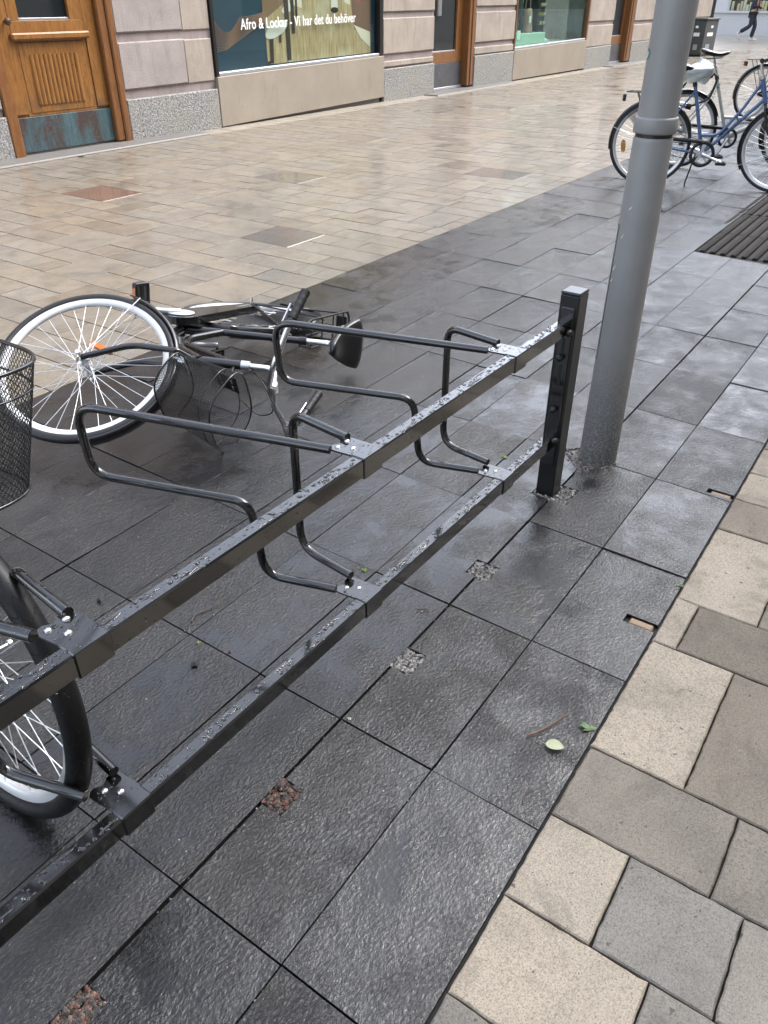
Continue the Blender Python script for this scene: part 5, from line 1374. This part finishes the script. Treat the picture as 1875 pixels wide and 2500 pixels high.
m = MB(); m.box(.08, .09, -15.9, 2.4, .93, 2.89); m.obj('pane', 'pane_glass', far)
for k in range(46):
    y_ = 2.3-.135*k
    if rnd() < .12: continue
    h_ = U(.22, .42); m = MB(); m.bbox(45.4, 45.49, 9.0+y_-.052, 9.0+y_+.052, .93, .93+h_, .012)
    m.obj('product_pack', 'product_%d' % random.randrange(6), None, None, 'upright product pack in the far shop window row', 'pack', 'packs lined up in the far shop window')
m = MB(); m.box(45.3, 45.75, 0, 11.4, .90, .929); m.obj('window_shelf', 'white_metal', far, (45.2, 9.0, 0)).location = (0, 0, 0)

# ================================================================== PERSON walking across the far crossing
per = thing('person', 'person in dark jacket and dark trousers with white shoes walking across the far crossing', 'person', (38.4, 8.72, 0), R(-88))
def skin_body(name, joints, edges, mat, parent, sub=2):
    me = bpy.data.meshes.new(name); me.from_pydata([j[0] for j in joints], edges, [])
    me.materials.append(MATS[mat]); ob = link(name, me, parent)
    sk = ob.modifiers.new('skin', 'SKIN'); sk.use_smooth_shade = True
    if not me.skin_vertices: me.skin_vertices.new()
    for v, j in zip(me.skin_vertices[0].data, joints): v.radius = j[1]; v.use_root = False
    me.skin_vertices[0].data[0].use_root = True
    s2 = ob.modifiers.new('sub', 'SUBSURF'); s2.levels = sub; s2.render_levels = sub
    return ob
# local x = walking direction, y = left
J = [((0, 0, .95), (.15, .14)), ((.01, 0, 1.12), (.13, .16)), ((.05, 0, 1.32), (.14, .19)), ((.07, 0, 1.46), (.08, .10)), ((.09, 0, 1.54), (.055, .055)), ((.11, 0, 1.66), (.085, .075)), ((.12, 0, 1.75), (.07, .065)),
     ((.02, .10, .88), (.085, .085)), ((.16, .10, .50), (.062, .062)), ((.10, .10, .12), (.045, .045)), ((.22, .10, .055), (.03, .038)),
     ((.02, -.10, .88), (.085, .085)), ((.02, -.10, .50), (.062, .062)), ((-.34, -.10, .30), (.045, .045)), ((-.36, -.10, .16), (.03, .038)),
     ((.07, .21, 1.42), (.055, .055)), ((.06, .26, 1.15), (.045, .045)), ((.28, .20, 1.08), (.035, .035)), ((.36, .17, 1.11), (.03, .022)),
     ((.07, -.21, 1.42), (.055, .055)), ((.06, -.26, 1.15), (.045, .045)), ((.28, -.20, 1.16), (.035, .035)), ((.36, -.16, 1.22), (.03, .022))]
E_ = [(0, 1), (1, 2), (2, 3), (3, 4), (4, 5), (5, 6), (0, 7), (7, 8), (8, 9), (9, 10), (0, 11), (11, 12), (12, 13), (13, 14), (2, 15), (15, 16), (16, 17), (17, 18), (2, 19), (19, 20), (20, 21), (21, 22)]
skin_body('body', J, E_, 'skin', per)
def scaled(idx, k): return [(J[i][0], (J[i][1][0]*k, J[i][1][1]*k)) for i in idx]
jk = scaled([0, 1, 2, 3, 15, 16, 17, 19, 20, 21], 1.13); jk[0] = ((0, 0, .90), (.175, .165))
skin_body('jacket', jk, [(0, 1), (1, 2), (2, 3), (2, 4), (4, 5), (5, 6), (2, 7), (7, 8), (8, 9)], 'jacket', per)
skin_body('trousers', [((0, 0, .98), (.15, .15)), ((.02, .10, .88), (.11, .105)), ((.16, .10, .50), (.085, .085)), ((.10, .10, .10), (.085, .08)), ((.02, -.10, .88), (.11, .105)), ((.02, -.10, .50), (.085, .085)), ((-.33, -.10, .29), (.085, .08))], [(0, 1), (1, 2), (2, 3), (0, 4), (4, 5), (5, 6)], 'denim', per)
for (x, y, z, p) in ((.14, .10, .045, 0), (-.36, -.10, .20, R(62))):
    m = MB(); vs = []
    for i in range(9):
        t_ = i/8; hgt = .085 if t_ < .4 else .085-.05*(t_-.4)/.6; w_ = .042*math.sin(math.pi*(.12+.78*t_))**.5
        for yy, zz in ((-w_, -.045), (-w_, .0), (-w_*.6, hgt-.045), (w_*.6, hgt-.045), (w_, .0), (w_, -.045)): vs.append((-.10+.29*t_, yy, zz))
    m.add(vs, [(i*6+j, i*6+(j+1) % 6, (i+1)*6+(j+1) % 6, (i+1)*6+j) for i in range(8) for j in range(6)]+[(5, 4, 3, 2, 1, 0), tuple(range(48, 54))], True)
    o_ = m.obj('shoe', 'shoe_white', per); o_.location = (x, y, z); o_.rotation_euler = (0, p, 0)
m = MB(); vs = []
for a1 in range(8):
    for b1 in range(14):
        ph = math.pi*.62*a1/7; th_ = 2*math.pi*b1/14; vs.append((.105+.095*math.sin(ph)*math.cos(th_), .086*math.sin(ph)*math.sin(th_), 1.70+.125*math.cos(ph)))
m.add(vs, [(a1*14+b1, a1*14+(b1+1) % 14, (a1+1)*14+(b1+1) % 14, (a1+1)*14+b1) for a1 in range(7) for b1 in range(14)], True); m.obj('hair', 'hair', per)
